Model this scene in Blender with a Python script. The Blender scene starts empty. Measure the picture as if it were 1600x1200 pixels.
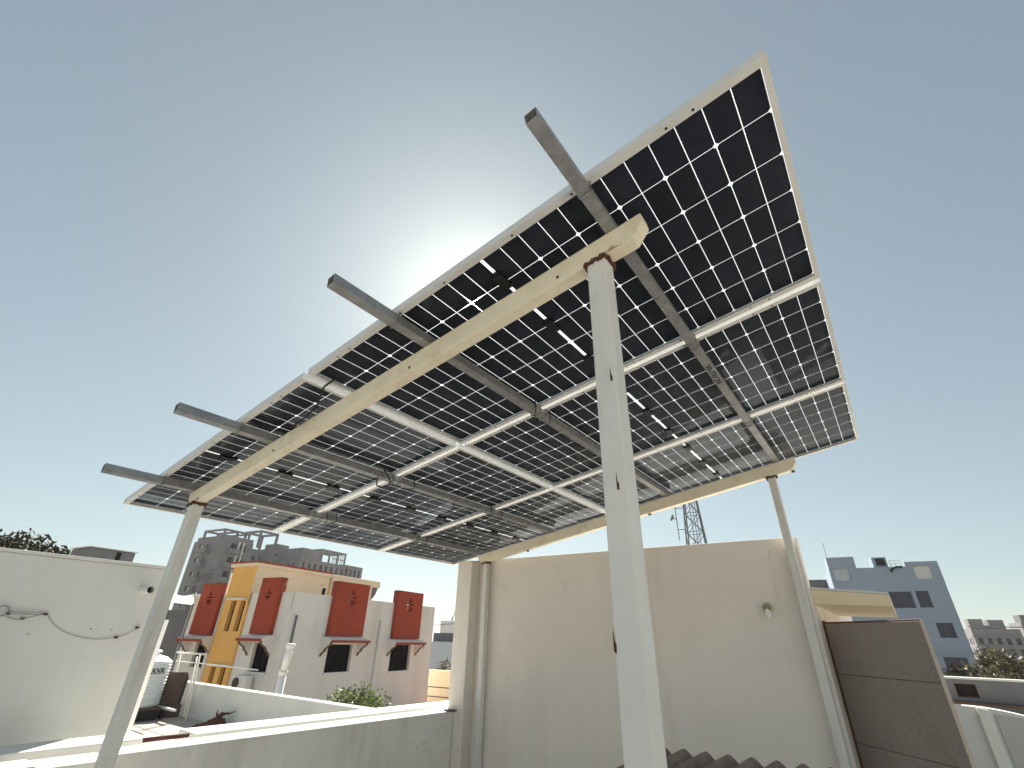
import bpy, bmesh, math, random
from mathutils import Vector, Matrix
random.seed(7)
R_ = math.radians
SC = bpy.context.scene
COL = SC.collection

# ------------------------------------------------------------------ camera
CAM = Vector((2.119, -0.996, 1.8))
YAW, PITCH, ROLL, FPX = -0.656, 0.505, -0.027, 720.2
fwd = Vector((math.sin(YAW)*math.cos(PITCH), math.cos(YAW)*math.cos(PITCH), math.sin(PITCH)))
rt = Vector((math.cos(YAW), -math.sin(YAW), 0)); dn = fwd.cross(rt)
right = math.cos(ROLL)*rt + math.sin(ROLL)*dn
down = -math.sin(ROLL)*rt + math.cos(ROLL)*dn
cd = bpy.data.cameras.new('camera'); cam = bpy.data.objects.new('camera', cd); COL.objects.link(cam)
m = Matrix.Identity(4)
for i in range(3):
    m[i][0] = right[i]; m[i][1] = -down[i]; m[i][2] = -fwd[i]; m[i][3] = CAM[i]
cam.matrix_world = m
cd.sensor_width = 36; cd.lens = FPX/1600*36; cd.clip_end = 5000; cd.clip_start = 0.05
SC.camera = cam

# ------------------------------------------------------------------ sky, sun, exposure
SUN_AZ, SUN_EL = -43.75, 38.6          # azimuth from +Y towards +X
sdir = Vector((math.sin(R_(SUN_AZ))*math.cos(R_(SUN_EL)), math.cos(R_(SUN_AZ))*math.cos(R_(SUN_EL)), math.sin(R_(SUN_EL))))
w = bpy.data.worlds.new('World'); SC.world = w; w.use_nodes = True
nt = w.node_tree; N = nt.nodes; LK = nt.links
bg = N['Background']
sky = N.new('ShaderNodeTexSky'); sky.sky_type = 'NISHITA'; sky.sun_disc = False
sky.sun_elevation = R_(SUN_EL); sky.sun_rotation = R_(SUN_AZ)
sky.altitude = 500; sky.air_density = 1.0; sky.dust_density = 1.0; sky.ozone_density = 2.0
SKY_STRENGTH = 0.094
hs = N.new('ShaderNodeHueSaturation'); hs.inputs['Saturation'].default_value = 0.70
gm = N.new('ShaderNodeGamma'); gm.inputs['Gamma'].default_value = 0.60
LK.new(sky.outputs[0], gm.inputs['Color']); 
wb = N.new('ShaderNodeMix'); wb.data_type = 'RGBA'; wb.blend_type = 'MULTIPLY'; wb.inputs['Factor'].default_value = 1
wb.inputs['B'].default_value = (0.89, 1.045, 0.975, 1)
LK.new(gm.outputs[0], wb.inputs['A']); LK.new(wb.outputs['Result'], hs.inputs['Color'])
# the sun's own bright core and its close halo in hazy air
tc = N.new('ShaderNodeTexCoord')
dot = N.new('ShaderNodeVectorMath'); dot.operation = 'DOT_PRODUCT'
dot.inputs[1].default_value = sdir; LK.new(tc.outputs['Generated'], dot.inputs[0])
acs = N.new('ShaderNodeMath'); acs.operation = 'ARCCOSINE'; acs.use_clamp = False
LK.new(dot.outputs['Value'], acs.inputs[0])
def lobe(sigma_deg, amp):
    a = N.new('ShaderNodeMath'); a.operation = 'DIVIDE'; a.inputs[1].default_value = R_(sigma_deg); LK.new(acs.outputs[0], a.inputs[0])
    b = N.new('ShaderNodeMath'); b.operation = 'MULTIPLY'; LK.new(a.outputs[0], b.inputs[0]); LK.new(a.outputs[0], b.inputs[1])
    c = N.new('ShaderNodeMath'); c.operation = 'MULTIPLY'; c.inputs[1].default_value = -1; LK.new(b.outputs[0], c.inputs[0])
    d = N.new('ShaderNodeMath'); d.operation = 'EXPONENT'; LK.new(c.outputs[0], d.inputs[0])
    e = N.new('ShaderNodeMath'); e.operation = 'MULTIPLY'; e.inputs[1].default_value = amp; LK.new(d.outputs[0], e.inputs[0])
    return e
l1 = lobe(0.75, 900.0); l2 = lobe(3.2, 5.0)
ad = N.new('ShaderNodeMath'); ad.operation = 'ADD'; LK.new(l1.outputs[0], ad.inputs[0]); LK.new(l2.outputs[0], ad.inputs[1])
for sg, am in ((7.0, 1.5), (16.0, 0.5)):
    a2 = N.new('ShaderNodeMath'); a2.operation = 'ADD'; LK.new(ad.outputs[0], a2.inputs[0]); LK.new(lobe(sg, am).outputs[0], a2.inputs[1]); ad = a2
mx = N.new('ShaderNodeMix'); mx.data_type = 'RGBA'; mx.blend_type = 'ADD'; mx.inputs['Factor'].default_value = 1
LK.new(hs.outputs[0], mx.inputs['A']); 
cmb = N.new('ShaderNodeCombineColor')
for i, k in enumerate((1.0, 0.93, 0.84)):
    q = N.new('ShaderNodeMath'); q.operation = 'MULTIPLY'; q.inputs[1].default_value = k
    LK.new(ad.outputs[0], q.inputs[0]); LK.new(q.outputs[0], cmb.inputs[i])
LK.new(cmb.outputs[0], mx.inputs['B'])
LK.new(mx.outputs['Result'], bg.inputs['Color'])
bg.inputs['Strength'].default_value = SKY_STRENGTH
sl = bpy.data.lights.new('sun', 'SUN'); sl.energy = 5.0; sl.angle = R_(0.55); sl.color = (1.0, 0.93, 0.82)
so = bpy.data.objects.new('sun', sl); COL.objects.link(so)
so.rotation_euler = (-sdir).to_track_quat('-Z', 'Y').to_euler(); so.location = (0, 0, 30)
SC.view_settings.view_transform = 'Standard'; SC.view_settings.look = 'None'
SC.view_settings.gamma = 1; SC.view_settings.use_curve_mapping = False
SC.view_settings.exposure = 1.25

# ------------------------------------------------------------------ materials
MATS = {}
def mat(name, col, rough=0.8, var=0.08, scale=3.0, bump=0.0, bscale=60.0, metal=0.0, stain=None, stain_amt=0.0, stain_scale=1.2, spec=0.4, streak=False, crack=0.0):
    """plain procedural surface: base colour, mottling, optional stains of a colour of their own, fine relief"""
    if name in MATS: return MATS[name]
    M = bpy.data.materials.new(name); M.use_nodes = True; t = M.node_tree; n = t.nodes; L = t.links
    b = n['Principled BSDF']; b.inputs['Roughness'].default_value = rough; b.inputs['Metallic'].default_value = metal
    b.inputs['Specular IOR Level'].default_value = spec
    g = n.new('ShaderNodeNewGeometry')
    mp = n.new('ShaderNodeMapping'); L.new(g.outputs['Position'], mp.inputs['Vector'])
    no = n.new('ShaderNodeTexNoise'); no.inputs['Scale'].default_value = scale; no.inputs['Detail'].default_value = 8
    no.inputs['Roughness'].default_value = 0.65
    L.new(mp.outputs[0], no.inputs['Vector'])
    rp = n.new('ShaderNodeValToRGB'); L.new(no.outputs['Fac'], rp.inputs['Fac'])
    rp.color_ramp.elements[0].position = 0.3; rp.color_ramp.elements[1].position = 0.7
    c = Vector(col[:3])
    lo = c*(1-var); hi = c*(1+var)
    rp.color_ramp.elements[0].color = (*lo, 1); rp.color_ramp.elements[1].color = (*[min(x, 0.95) for x in hi], 1)
    out = rp.outputs['Color']
    if stain:
        mp2 = n.new('ShaderNodeMapping'); L.new(g.outputs['Position'], mp2.inputs['Vector'])
        mp2.inputs['Location'].default_value = (3.1, 7.7, 1.3)
        if streak: mp2.inputs['Scale'].default_value = (1, 1, 0.12)
        n2 = n.new('ShaderNodeTexNoise'); n2.inputs['Scale'].default_value = stain_scale; n2.inputs['Detail'].default_value = 10
        n2.inputs['Roughness'].default_value = 0.7
        L.new(mp2.outputs[0], n2.inputs['Vector'])
        r2 = n.new('ShaderNodeValToRGB'); L.new(n2.outputs['Fac'], r2.inputs['Fac'])
        r2.color_ramp.elements[0].position = 0.5; r2.color_ramp.elements[1].position = 0.75
        r2.color_ramp.elements[0].color = (0, 0, 0, 1); r2.color_ramp.elements[1].color = (stain_amt,)*3+(1,)
        x = n.new('ShaderNodeMix'); x.data_type = 'RGBA'; x.inputs['B'].default_value = (*stain, 1)
        L.new(r2.outputs['Color'], x.inputs['Factor']); L.new(out, x.inputs['A']); out = x.outputs['Result']
    if crack:
        nd = n.new('ShaderNodeTexNoise'); nd.inputs['Scale'].default_value = 3.0; nd.inputs['Detail'].default_value = 6; L.new(g.outputs['Position'], nd.inputs['Vector'])
        va = n.new('ShaderNodeVectorMath'); va.operation = 'MULTIPLY_ADD'; va.inputs[1].default_value = (0.35,)*3; L.new(nd.outputs['Color'], va.inputs[0]); L.new(g.outputs['Position'], va.inputs[2])
        vo = n.new('ShaderNodeTexVoronoi'); vo.feature = 'DISTANCE_TO_EDGE'; vo.inputs['Scale'].default_value = 0.75; L.new(va.outputs[0], vo.inputs['Vector'])
        lt = n.new('ShaderNodeMapRange'); lt.inputs['From Min'].default_value = 0.0; lt.inputs['From Max'].default_value = 0.0045; lt.inputs['To Min'].default_value = crack; lt.inputs['To Max'].default_value = 0.0; L.new(vo.outputs['Distance'], lt.inputs['Value'])
        nm = n.new('ShaderNodeTexNoise'); nm.inputs['Scale'].default_value = 0.9; L.new(g.outputs['Position'], nm.inputs['Vector'])
        mr = n.new('ShaderNodeMapRange'); mr.inputs['From Min'].default_value = 0.5; mr.inputs['From Max'].default_value = 0.62; L.new(nm.outputs['Fac'], mr.inputs['Value'])
        ml = n.new('ShaderNodeMath'); ml.operation = 'MULTIPLY'; L.new(lt.outputs[0], ml.inputs[0]); L.new(mr.outputs[0], ml.inputs[1])
        xc = n.new('ShaderNodeMix'); xc.data_type = 'RGBA'; xc.inputs['B'].default_value = (*(c*0.35), 1); L.new(ml.outputs[0], xc.inputs['Factor']); L.new(out, xc.inputs['A']); out = xc.outputs['Result']
    L.new(out, b.inputs['Base Color'])
    if bump:
        n3 = n.new('ShaderNodeTexNoise'); n3.inputs['Scale'].default_value = bscale; n3.inputs['Detail'].default_value = 6
        L.new(g.outputs['Position'], n3.inputs['Vector'])
        bp = n.new('ShaderNodeBump'); bp.inputs['Strength'].default_value = bump; bp.inputs['Distance'].default_value = 0.01
        L.new(n3.outputs['Fac'], bp.inputs['Height']); L.new(bp.outputs[0], b.inputs['Normal'])
    MATS[name] = M; return M

def glass_panel_mat():
    M = bpy.data.materials.new('panel_glass'); M.use_nodes = True; t = M.node_tree; n = t.nodes; L = t.links
    n.remove(n['Principled BSDF']); o = n['Material Output']
    tr = n.new('ShaderNodeBsdfTransparent'); tr.inputs[0].default_value = (0.93, 0.96, 0.95, 1)
    tl = n.new('ShaderNodeBsdfTranslucent'); tl.inputs[0].default_value = (0.9, 0.92, 0.92, 1)
    gl = n.new('ShaderNodeBsdfGlossy'); gl.inputs['Roughness'].default_value = 0.03; gl.inputs['Color'].default_value = (0.78, 0.88, 1.0, 1)
    m1 = n.new('ShaderNodeMixShader'); m1.inputs[0].default_value = 0.42
    L.new(tr.outputs[0], m1.inputs[1]); L.new(tl.outputs[0], m1.inputs[2])
    lw = n.new('ShaderNodeLayerWeight'); lw.inputs['Blend'].default_value = 0.5
    p5 = n.new('ShaderNodeMath'); p5.operation = 'POWER'; p5.inputs[1].default_value = 5.0; L.new(lw.outputs['Facing'], p5.inputs[0])
    fr = n.new('ShaderNodeMath'); fr.operation = 'MULTIPLY_ADD'; fr.inputs[1].default_value = 0.44; fr.inputs[2].default_value = 0.009; L.new(p5.outputs[0], fr.inputs[0])
    g = n.new('ShaderNodeNewGeometry'); no = n.new('ShaderNodeTexNoise'); no.inputs['Scale'].default_value = 0.9
    L.new(g.outputs['Position'], no.inputs['Vector'])
    bp = n.new('ShaderNodeBump'); bp.inputs['Strength'].default_value = 0.008; bp.inputs['Distance'].default_value = 0.02
    L.new(no.outputs['Fac'], bp.inputs['Height']); L.new(bp.outputs[0], gl.inputs['Normal'])
    m2 = n.new('ShaderNodeMixShader'); L.new(fr.outputs[0], m2.inputs[0]); L.new(m1.outputs[0], m2.inputs[1]); L.new(gl.outputs[0], m2.inputs[2])
    L.new(m2.outputs[0], o.inputs['Surface']); return M

def leaf_mat(name, c1, c2):
    M = bpy.data.materials.new(name); M.use_nodes = True; t = M.node_tree; n = t.nodes; L = t.links
    b = n['Principled BSDF']; b.inputs['Roughness'].default_value = 0.6
    g = n.new('ShaderNodeNewGeometry'); rp = n.new('ShaderNodeValToRGB'); L.new(g.outputs['Random Per Island'], rp.inputs['Fac'])
    rp.color_ramp.elements[0].color = (*c1, 1); rp.color_ramp.elements[1].color = (*c2, 1)
    tl = n.new('ShaderNodeBsdfTranslucent'); mx = n.new('ShaderNodeMixShader'); mx.inputs[0].default_value = 0.3
    L.new(rp.outputs[0], b.inputs['Base Color']); L.new(rp.outputs[0], tl.inputs[0])
    L.new(b.outputs[0], mx.inputs[1]); L.new(tl.outputs[0], mx.inputs[2]); L.new(mx.outputs[0], n['Material Output'].inputs['Surface'])
    return M

M_GLASS = glass_panel_mat()
M_CELL = mat('silicon_cell', (0.008, 0.009, 0.014), 0.35, 0.25, 14, spec=0.3)
def cell_mat():
    M = bpy.data.materials.new('silicon_cell'); M.use_nodes = True; t = M.node_tree; n = t.nodes; L = t.links
    b = n['Principled BSDF']; b.inputs['Roughness'].default_value = 0.4; b.inputs['Specular IOR Level'].default_value = 0.25
    oi = n.new('ShaderNodeObjectInfo'); rp = n.new('ShaderNodeValToRGB'); L.new(oi.outputs['Random'], rp.inputs['Fac'])
    rp.color_ramp.elements[0].color = (0.003, 0.005, 0.014, 1); rp.color_ramp.elements[1].color = (0.010, 0.013, 0.030, 1)
    tc_ = n.new('ShaderNodeTexCoord'); sp = n.new('ShaderNodeSeparateXYZ'); L.new(tc_.outputs['Object'], sp.inputs[0])
    a = n.new('ShaderNodeMath'); a.operation = 'MULTIPLY'; a.inputs[1].default_value = 1/0.0186; L.new(sp.outputs['Y'], a.inputs[0])
    f = n.new('ShaderNodeMath'); f.operation = 'FRACT'; L.new(a.outputs[0], f.inputs[0])
    g = n.new('ShaderNodeMath'); g.operation = 'LESS_THAN'; g.inputs[1].default_value = 0.07; L.new(f.outputs[0], g.inputs[0])
    a2 = n.new('ShaderNodeMath'); a2.operation = 'MULTIPLY'; a2.inputs[1].default_value = 1/0.0155; L.new(sp.outputs['X'], a2.inputs[0])
    f2 = n.new('ShaderNodeMath'); f2.operation = 'FRACT'; L.new(a2.outputs[0], f2.inputs[0])
    g2 = n.new('ShaderNodeMath'); g2.operation = 'LESS_THAN'; g2.inputs[1].default_value = 0.35; L.new(f2.outputs[0], g2.inputs[0])
    k = n.new('ShaderNodeMath'); k.operation = 'MULTIPLY'; L.new(g.outputs[0], k.inputs[0]); L.new(g2.outputs[0], k.inputs[1])
    k2 = n.new('ShaderNodeMath'); k2.operation = 'MULTIPLY_ADD'; k2.inputs[1].default_value = 0.6; L.new(k.outputs[0], k2.inputs[0])
    g3 = n.new('ShaderNodeMath'); g3.operation = 'MULTIPLY'; g3.inputs[1].default_value = 0.3; L.new(g.outputs[0], g3.inputs[0]); L.new(g3.outputs[0], k2.inputs[2])
    x = n.new('ShaderNodeMix'); x.data_type = 'RGBA'; x.inputs['B'].default_value = (0.11, 0.11, 0.13, 1)
    L.new(k2.outputs[0], x.inputs['Factor']); L.new(rp.outputs[0], x.inputs['A']); L.new(x.outputs['Result'], b.inputs['Base Color'])
    return M
M_CELL = cell_mat()
M_ALU = mat('aluminium_frame', (0.70, 0.70, 0.68), 0.45, 0.06, 8, metal=0.12)
M_BLACK = mat('black_plastic', (0.012, 0.012, 0.013), 0.5, 0.2)
M_GALV = mat('galvanised_tube', (0.32, 0.325, 0.33), 0.5, 0.22, 18, 0.05, 90, metal=0.45, stain=(0.14, 0.12, 0.10), stain_amt=0.5, stain_scale=9)
M_CREAM = mat('cream_paint_steel', (0.86, 0.79, 0.62), 0.55, 0.06, 5, 0.06, 40, stain=(0.46, 0.34, 0.19), stain_amt=0.5, stain_scale=5)
M_POST = mat('white_paint_steel', (0.74, 0.73, 0.69), 0.5, 0.05, 3.5, 0.03, 25, stain=(0.40, 0.35, 0.28), stain_amt=0.5, stain_scale=9, streak=True)
M_RUST = mat('rusty_weld', (0.10, 0.045, 0.025), 0.9, 0.5, 60, 0.5, 120)
M_RUSTLT = mat('rust_bleed', (0.50, 0.33, 0.17), 0.8, 0.3, 40)
M_WALL = mat('plaster_wall_warm', (0.85, 0.785, 0.715), 0.9, 0.045, 1.3, 0.25, 30, stain=(0.60, 0.53, 0.44), stain_amt=0.55, stain_scale=1.6, streak=True, crack=0.22)
M_PARA = mat('plaster_parapet', (0.80, 0.775, 0.73), 0.9, 0.07, 2.5, 0.25, 35, crack=0.22, stain=(0.42, 0.40, 0.36), stain_amt=0.6, stain_scale=2.6, streak=True)
M_LWALL = mat('plaster_neighbour', (0.735, 0.735, 0.705), 0.9, 0.04, 1.5, 0.2, 35, crack=0.15, stain=(0.54, 0.55, 0.51), stain_amt=0.45, stain_scale=1.1, streak=True)
M_TILE = mat('terrace_tile', (0.58, 0.545, 0.485), 0.6, 0.12, 2.0, stain=(0.40, 0.37, 0.32), stain_amt=0.5, stain_scale=1.5)
M_TERR = mat('terrace_screed', (0.46, 0.43, 0.38), 0.9, 0.12, 1.5, 0.1, 30, stain=(0.25, 0.23, 0.2), stain_amt=0.6, stain_scale=0.8)
M_GROUND = mat('dusty_ground', (0.30, 0.25, 0.19), 0.95, 0.2, 0.15)
M_HWHITE = mat('house_white', (0.80, 0.775, 0.73), 0.9, 0.05, 0.9, 0.1, 30, stain=(0.52, 0.49, 0.44), stain_amt=0.55, stain_scale=0.7, streak=True)
M_HCREAM = mat('house_cream', (0.86, 0.735, 0.52), 0.9, 0.04, 0.8, 0.1, 30)
M_ORANGE = mat('house_orange', (0.88, 0.50, 0.15), 0.9, 0.05, 0.8, 0.1, 30, stain=(0.62, 0.36, 0.16), stain_amt=0.5, stain_scale=0.8, streak=True)
M_RED = mat('house_red', (0.37, 0.058, 0.026), 0.85, 0.08, 1.2, 0.1, 30, stain=(0.22, 0.045, 0.03), stain_amt=0.5, stain_scale=1.0, streak=True)
M_DARK = mat('dark_pane', (0.007, 0.006, 0.006), 0.5, 0.3, 4, spec=0.08)
M_GRILL = mat('window_grille', (0.010, 0.009, 0.009), 0.7, spec=0.1)
M_CONC = mat('far_concrete', (0.20, 0.195, 0.205), 0.95, 0.15, 0.35, stain=(0.17, 0.165, 0.17), stain_amt=0.6, stain_scale=0.25, streak=True)
M_CONCD = mat('far_concrete_dark', (0.13, 0.13, 0.14), 0.95, 0.15, 0.4)
M_PALEBLUE = mat('blue_grey_paint', (0.27, 0.34, 0.44), 0.9, 0.05, 0.5, stain=(0.21, 0.27, 0.36), stain_amt=0.4, stain_scale=0.4, streak=True)
M_FARPANE = mat('far_pane', (0.03, 0.035, 0.06), 0.25, 0.2, 1)
M_DOOR = mat('door_board', (0.34, 0.295, 0.265), 0.75, 0.14, 60, 0.15, 90, stain=(0.20, 0.155, 0.13), stain_amt=0.6, stain_scale=2.2)
M_DOORFR = mat('door_frame_brown', (0.16, 0.075, 0.045), 0.6, 0.2, 12)
M_CLAY = mat('weathered_sheet', (0.33, 0.25, 0.205), 0.9, 0.25, 12, 0.3, 70, stain=(0.17, 0.125, 0.105), stain_amt=0.6, stain_scale=8)
M_PVC = mat('white_pvc', (0.78, 0.78, 0.76), 0.4, 0.03)
M_BROWN = mat('brown_board', (0.10, 0.065, 0.05), 0.8, 0.2, 5)
M_WOOD = mat('red_brown_wood', (0.085, 0.032, 0.024), 0.85, 0.3, 9, 0.3, 30)
M_TOWER = mat('tower_steel', (0.16, 0.18, 0.20), 0.6, 0.1)
M_CLOTH = mat('white_cloth', (0.80, 0.77, 0.69), 0.9, 0.03)
M_INK = mat('stencil_ink', (0.03, 0.03, 0.03), 0.7)
M_LAMP = mat('lamp_holder', (0.62, 0.58, 0.48), 0.5, 0.1, 20)
M_BARK = mat('bark', (0.11, 0.08, 0.06), 0.9, 0.2, 8)
L_DARK = leaf_mat('leaf_dark', (0.012, 0.014, 0.008), (0.045, 0.040, 0.022))
L_GREEN = leaf_mat('leaf_green', (0.05, 0.085, 0.018), (0.14, 0.18, 0.05))
L_OLIVE = leaf_mat('leaf_olive', (0.045, 0.05, 0.022), (0.15, 0.125, 0.06))
L_DRY = leaf_mat('leaf_dry', (0.06, 0.05, 0.03), (0.14, 0.11, 0.07))

# ------------------------------------------------------------------ mesh helpers
class MB:
    def __init__(s): s.v = []; s.f = []
    def add(s, vs, fs):
        o = len(s.v); s.v += [tuple(v) for v in vs]; s.f += [tuple(i+o for i in f) for f in fs]; return s
    def box(s, a, b, M=None):
        x0, y0, z0 = a; x1, y1, z1 = b
        vs = [Vector(p) for p in ((x0,y0,z0),(x1,y0,z0),(x1,y1,z0),(x0,y1,z0),(x0,y0,z1),(x1,y0,z1),(x1,y1,z1),(x0,y1,z1))]
        if M is not None: vs = [M @ v for v in vs]
        return s.add(vs, [(0,3,2,1),(4,5,6,7),(0,1,5,4),(1,2,6,5),(2,3,7,6),(3,0,4,7)])
    def prism(s, prof, axis0, axis1, M=None):
        """extrude a closed profile of 3-D points (list) from offset axis0 to axis1 (vectors)"""
        n = len(prof); a0 = Vector(axis0); a1 = Vector(axis1)
        vs = [Vector(p)+a0 for p in prof]+[Vector(p)+a1 for p in prof]
        if M is not None: vs = [M @ v for v in vs]
        return s.add(vs, [tuple(range(n))[::-1], tuple(range(n, 2*n))]+[(i, (i+1) % n, n+(i+1) % n, n+i) for i in range(n)])
    def tube(s, pts, r, k=8, cap=True):
        pts = [Vector(p) for p in pts]; rr = r if isinstance(r, (list, tuple)) else [r]*len(pts); rings = []
        for i, p in enumerate(pts):
            d = (pts[min(i+1, len(pts)-1)]-pts[max(i-1, 0)]).normalized()
            a = d.cross(Vector((0, 0, 1)) if abs(d.z) < 0.9 else Vector((1, 0, 0))).normalized(); b = d.cross(a)
            rings.append([p+(a*math.cos(2*math.pi*j/k)+b*math.sin(2*math.pi*j/k))*rr[i] for j in range(k)])
        vs = [v for g in rings for v in g]; fs = []
        for i in range(len(pts)-1):
            for j in range(k): fs.append((i*k+j, i*k+(j+1) % k, (i+1)*k+(j+1) % k, (i+1)*k+j))
        if cap: fs += [tuple(range(k))[::-1], tuple(range((len(pts)-1)*k, len(pts)*k))]
        return s.add(vs, fs)
    def lathe(s, prof, c=(0, 0, 0), k=28):
        vs = []; fs = []
        for r, z in prof: vs += [(c[0]+r*math.cos(2*math.pi*j/k), c[1]+r*math.sin(2*math.pi*j/k), c[2]+z) for j in range(k)]
        for i in range(len(prof)-1):
            for j in range(k): fs.append((i*k+j, i*k+(j+1) % k, (i+1)*k+(j+1) % k, (i+1)*k+j))
        fs += [tuple(range(k))[::-1], tuple(range((len(prof)-1)*k, len(prof)*k))]
        return s.add(vs, fs)
    def mesh(s, name, m, smooth=False):
        me = bpy.data.meshes.new(name); me.from_pydata(s.v, [], s.f); me.update()
        me.materials.append(m)
        if smooth:
            for p in me.polygons: p.use_smooth = True
        return me
    def build(s, name, m, parent=None, smooth=False, bevel=0.0):
        o = bpy.data.objects.new(name, s.mesh(name, m, smooth)); COL.objects.link(o)
        if parent is not None: o.parent = parent
        if bevel:
            b = o.modifiers.new('bevel', 'BEVEL'); b.width = bevel; b.segments = 2; b.limit_method = 'ANGLE'
        return o
def tag(o, label, cat, group=None, kind=None):
    if label: o['label'] = label
    if cat: o['category'] = cat
    if group: o['group'] = group
    if kind: o['kind'] = kind
    return o
def struct(o): o['kind'] = 'structure'; return o
def empty(name, label, cat, M=None, group=None, loc=None):
    o = bpy.data.objects.new(name, None); COL.objects.link(o); o.empty_display_size = 0.1
    if M is not None: o.matrix_world = M
    if loc is not None: o.location = loc
    return tag(o, label, cat, group)
def link(name, me, parent, loc=None, rot=None):
    o = bpy.data.objects.new(name, me); COL.objects.link(o); o.parent = parent
    if loc is not None: o.location = loc
    if rot is not None: o.rotation_euler = rot
    return o
def text_mesh(txt, size, m, name):
    c = bpy.data.curves.new(name, 'FONT'); c.body = txt; c.size = size; c.extrude = 0.0004; c.offset = size*0.025; c.align_x = 'LEFT'
    t = bpy.data.objects.new(name, c); COL.objects.link(t)
    dg = bpy.context.evaluated_depsgraph_get(); me = bpy.data.meshes.new_from_object(t.evaluated_get(dg))
    COL.objects.unlink(t); bpy.data.objects.remove(t); me.materials.clear(); me.materials.append(m); return me
def plate_with_holes(outer, holes, depth, m, name):
    c = bpy.data.curves.new(name, 'CURVE'); c.dimensions = '2D'; c.fill_mode = 'BOTH'; c.extrude = depth/2
    for poly in [outer]+holes:
        sp = c.splines.new('POLY'); sp.points.add(len(poly)-1); sp.use_cyclic_u = True
        for i, p in enumerate(poly): sp.points[i].co = (p[0], p[1], 0, 1)
    t = bpy.data.objects.new(name, c); COL.objects.link(t)
    dg = bpy.context.evaluated_depsgraph_get(); me = bpy.data.meshes.new_from_object(t.evaluated_get(dg))
    COL.objects.unlink(t); bpy.data.objects.remove(t); me.materials.clear(); me.materials.append(m); return me
def uv(az): a = R_(az); return Vector((math.sin(a), math.cos(a), 0))
def polar(az, D, z=0.0): p = Vector((CAM.x, CAM.y, 0))+uv(az)*D; p.z = z; return p
def frame_at(P, az):
    """local x along the facade (direction az), local y inwards, local z up; camera side is -y"""
    d = uv(az); inw = Vector((-d.y, d.x, 0)); M = Matrix.Identity(4)
    for i in range(3): M[i][0] = d[i]; M[i][1] = inw[i]; M[i][2] = (0, 0, 1)[i]; M[i][3] = P[i]
    return M

# facade with true openings: local x 0..Wd, z z0..z1, front face at y=0, reveals to y=dep
def facade(Wd, z0, z1, wins, dep=0.2, mb=None, M=None, flip=1):
    mb = mb or MB(); xs = sorted({0, Wd}|{w_[0] for w_ in wins}|{w_[1] for w_ in wins}); zs = sorted({z0, z1}|{w_[2] for w_ in wins}|{w_[3] for w_ in wins})
    T = (lambda x, y, z: (M @ Vector((x, y, z))) if M is not None else Vector((x, y, z)))
    for i in range(len(xs)-1):
        for j in range(len(zs)-1):
            cx = (xs[i]+xs[i+1])/2; cz = (zs[j]+zs[j+1])/2
            if any(a < cx < b and c < cz < d for a, b, c, d in wins): continue
            mb.add([T(xs[i], 0, zs[j]), T(xs[i+1], 0, zs[j]), T(xs[i+1], 0, zs[j+1]), T(xs[i], 0, zs[j+1])], [(0, 1, 2, 3)])
    for a, b, c, d in wins:
        for q in (((a,0,c),(a,dep,c),(a,dep,d),(a,0,d)), ((b,0,c),(b,0,d),(b,dep,d),(b,dep,c)), ((a,0,c),(b,0,c),(b,dep,c),(a,dep,c)), ((a,0,d),(a,dep,d),(b,dep,d),(b,0,d))):
            mb.add([T(*p) for p in q], [(0, 1, 2, 3)])
    return mb
def window_part(parent, M, a, b, c, d, dep, pane, frame=None, bars=(0, 0), fw=0.05, name='window'):
    mb = MB(); mb.add([M @ Vector(p) for p in ((a, dep, c), (b, dep, c), (b, dep, d), (a, dep, d))], [(0, 1, 2, 3)])
    wobj = mb.build(name, pane, parent)
    if frame is not None:
        f = MB()
        y0, y1 = dep-0.05, dep-0.005
        f.box((a, y0, c), (a+fw, y1, d), M); f.box((b-fw, y0, c), (b, y1, d), M); f.box((a+fw, y0, c), (b-fw, y1, c+fw), M); f.box((a+fw, y0, d-fw), (b-fw, y1, d), M)
        for i in range(bars[0]):
            x = a+(b-a)*(i+1)/(bars[0]+1); f.box((x-fw*0.3, y0+0.01, c+fw), (x+fw*0.3, y1-0.002, d-fw), M)
        for i in range(bars[1]):
            z = c+(d-c)*(i+1)/(bars[1]+1); f.box((a+fw, y0+0.012, z-fw*0.25), (b-fw, y1-0.004, z+fw*0.25), M)
        f.build('frame', frame, wobj)
    return wobj

def foliage(name, centre, rad, n, size, m, seed, clumps=14, parent=None, droop=0.0, aspect=2.2, trunk=None):
    rnd = random.Random(seed); mb = MB(); cs = []
    for i in range(clumps):
        while True:
            p = Vector((rnd.uniform(-1, 1), rnd.uniform(-1, 1), rnd.uniform(-1, 1)))
            if p.length < 1: break
        cs.append((Vector((p.x*rad[0], p.y*rad[1], p.z*rad[2]))*0.85, rnd.uniform(0.22, 0.48)))
    for i in range(n):
        c, cr = cs[rnd.randrange(clumps)]
        d = Vector((rnd.gauss(0, 1), rnd.gauss(0, 1), rnd.gauss(0, 1))).normalized()*cr*min(rad)*(rnd.random()**0.4)*1.3
        p = Vector(centre)+c+d
        ax = Vector((rnd.gauss(0, 1), rnd.gauss(0, 1), rnd.gauss(0, .7)-droop)).normalized()
        sd = ax.cross(Vector((rnd.gauss(0, 1), rnd.gauss(0, 1), rnd.gauss(0, 1)))).normalized()
        L = size*rnd.uniform(.6, 1.4); W_ = L/aspect
        mid = p+ax*L*0.5+Vector((0, 0, -droop*L*0.08))
        mb.add([p, mid+sd*W_*.5, p+ax*L+Vector((0, 0, -droop*L*0.3)), mid-sd*W_*.5], [(0, 1, 2, 3)])
    return mb.build(name, m, parent)

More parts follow.
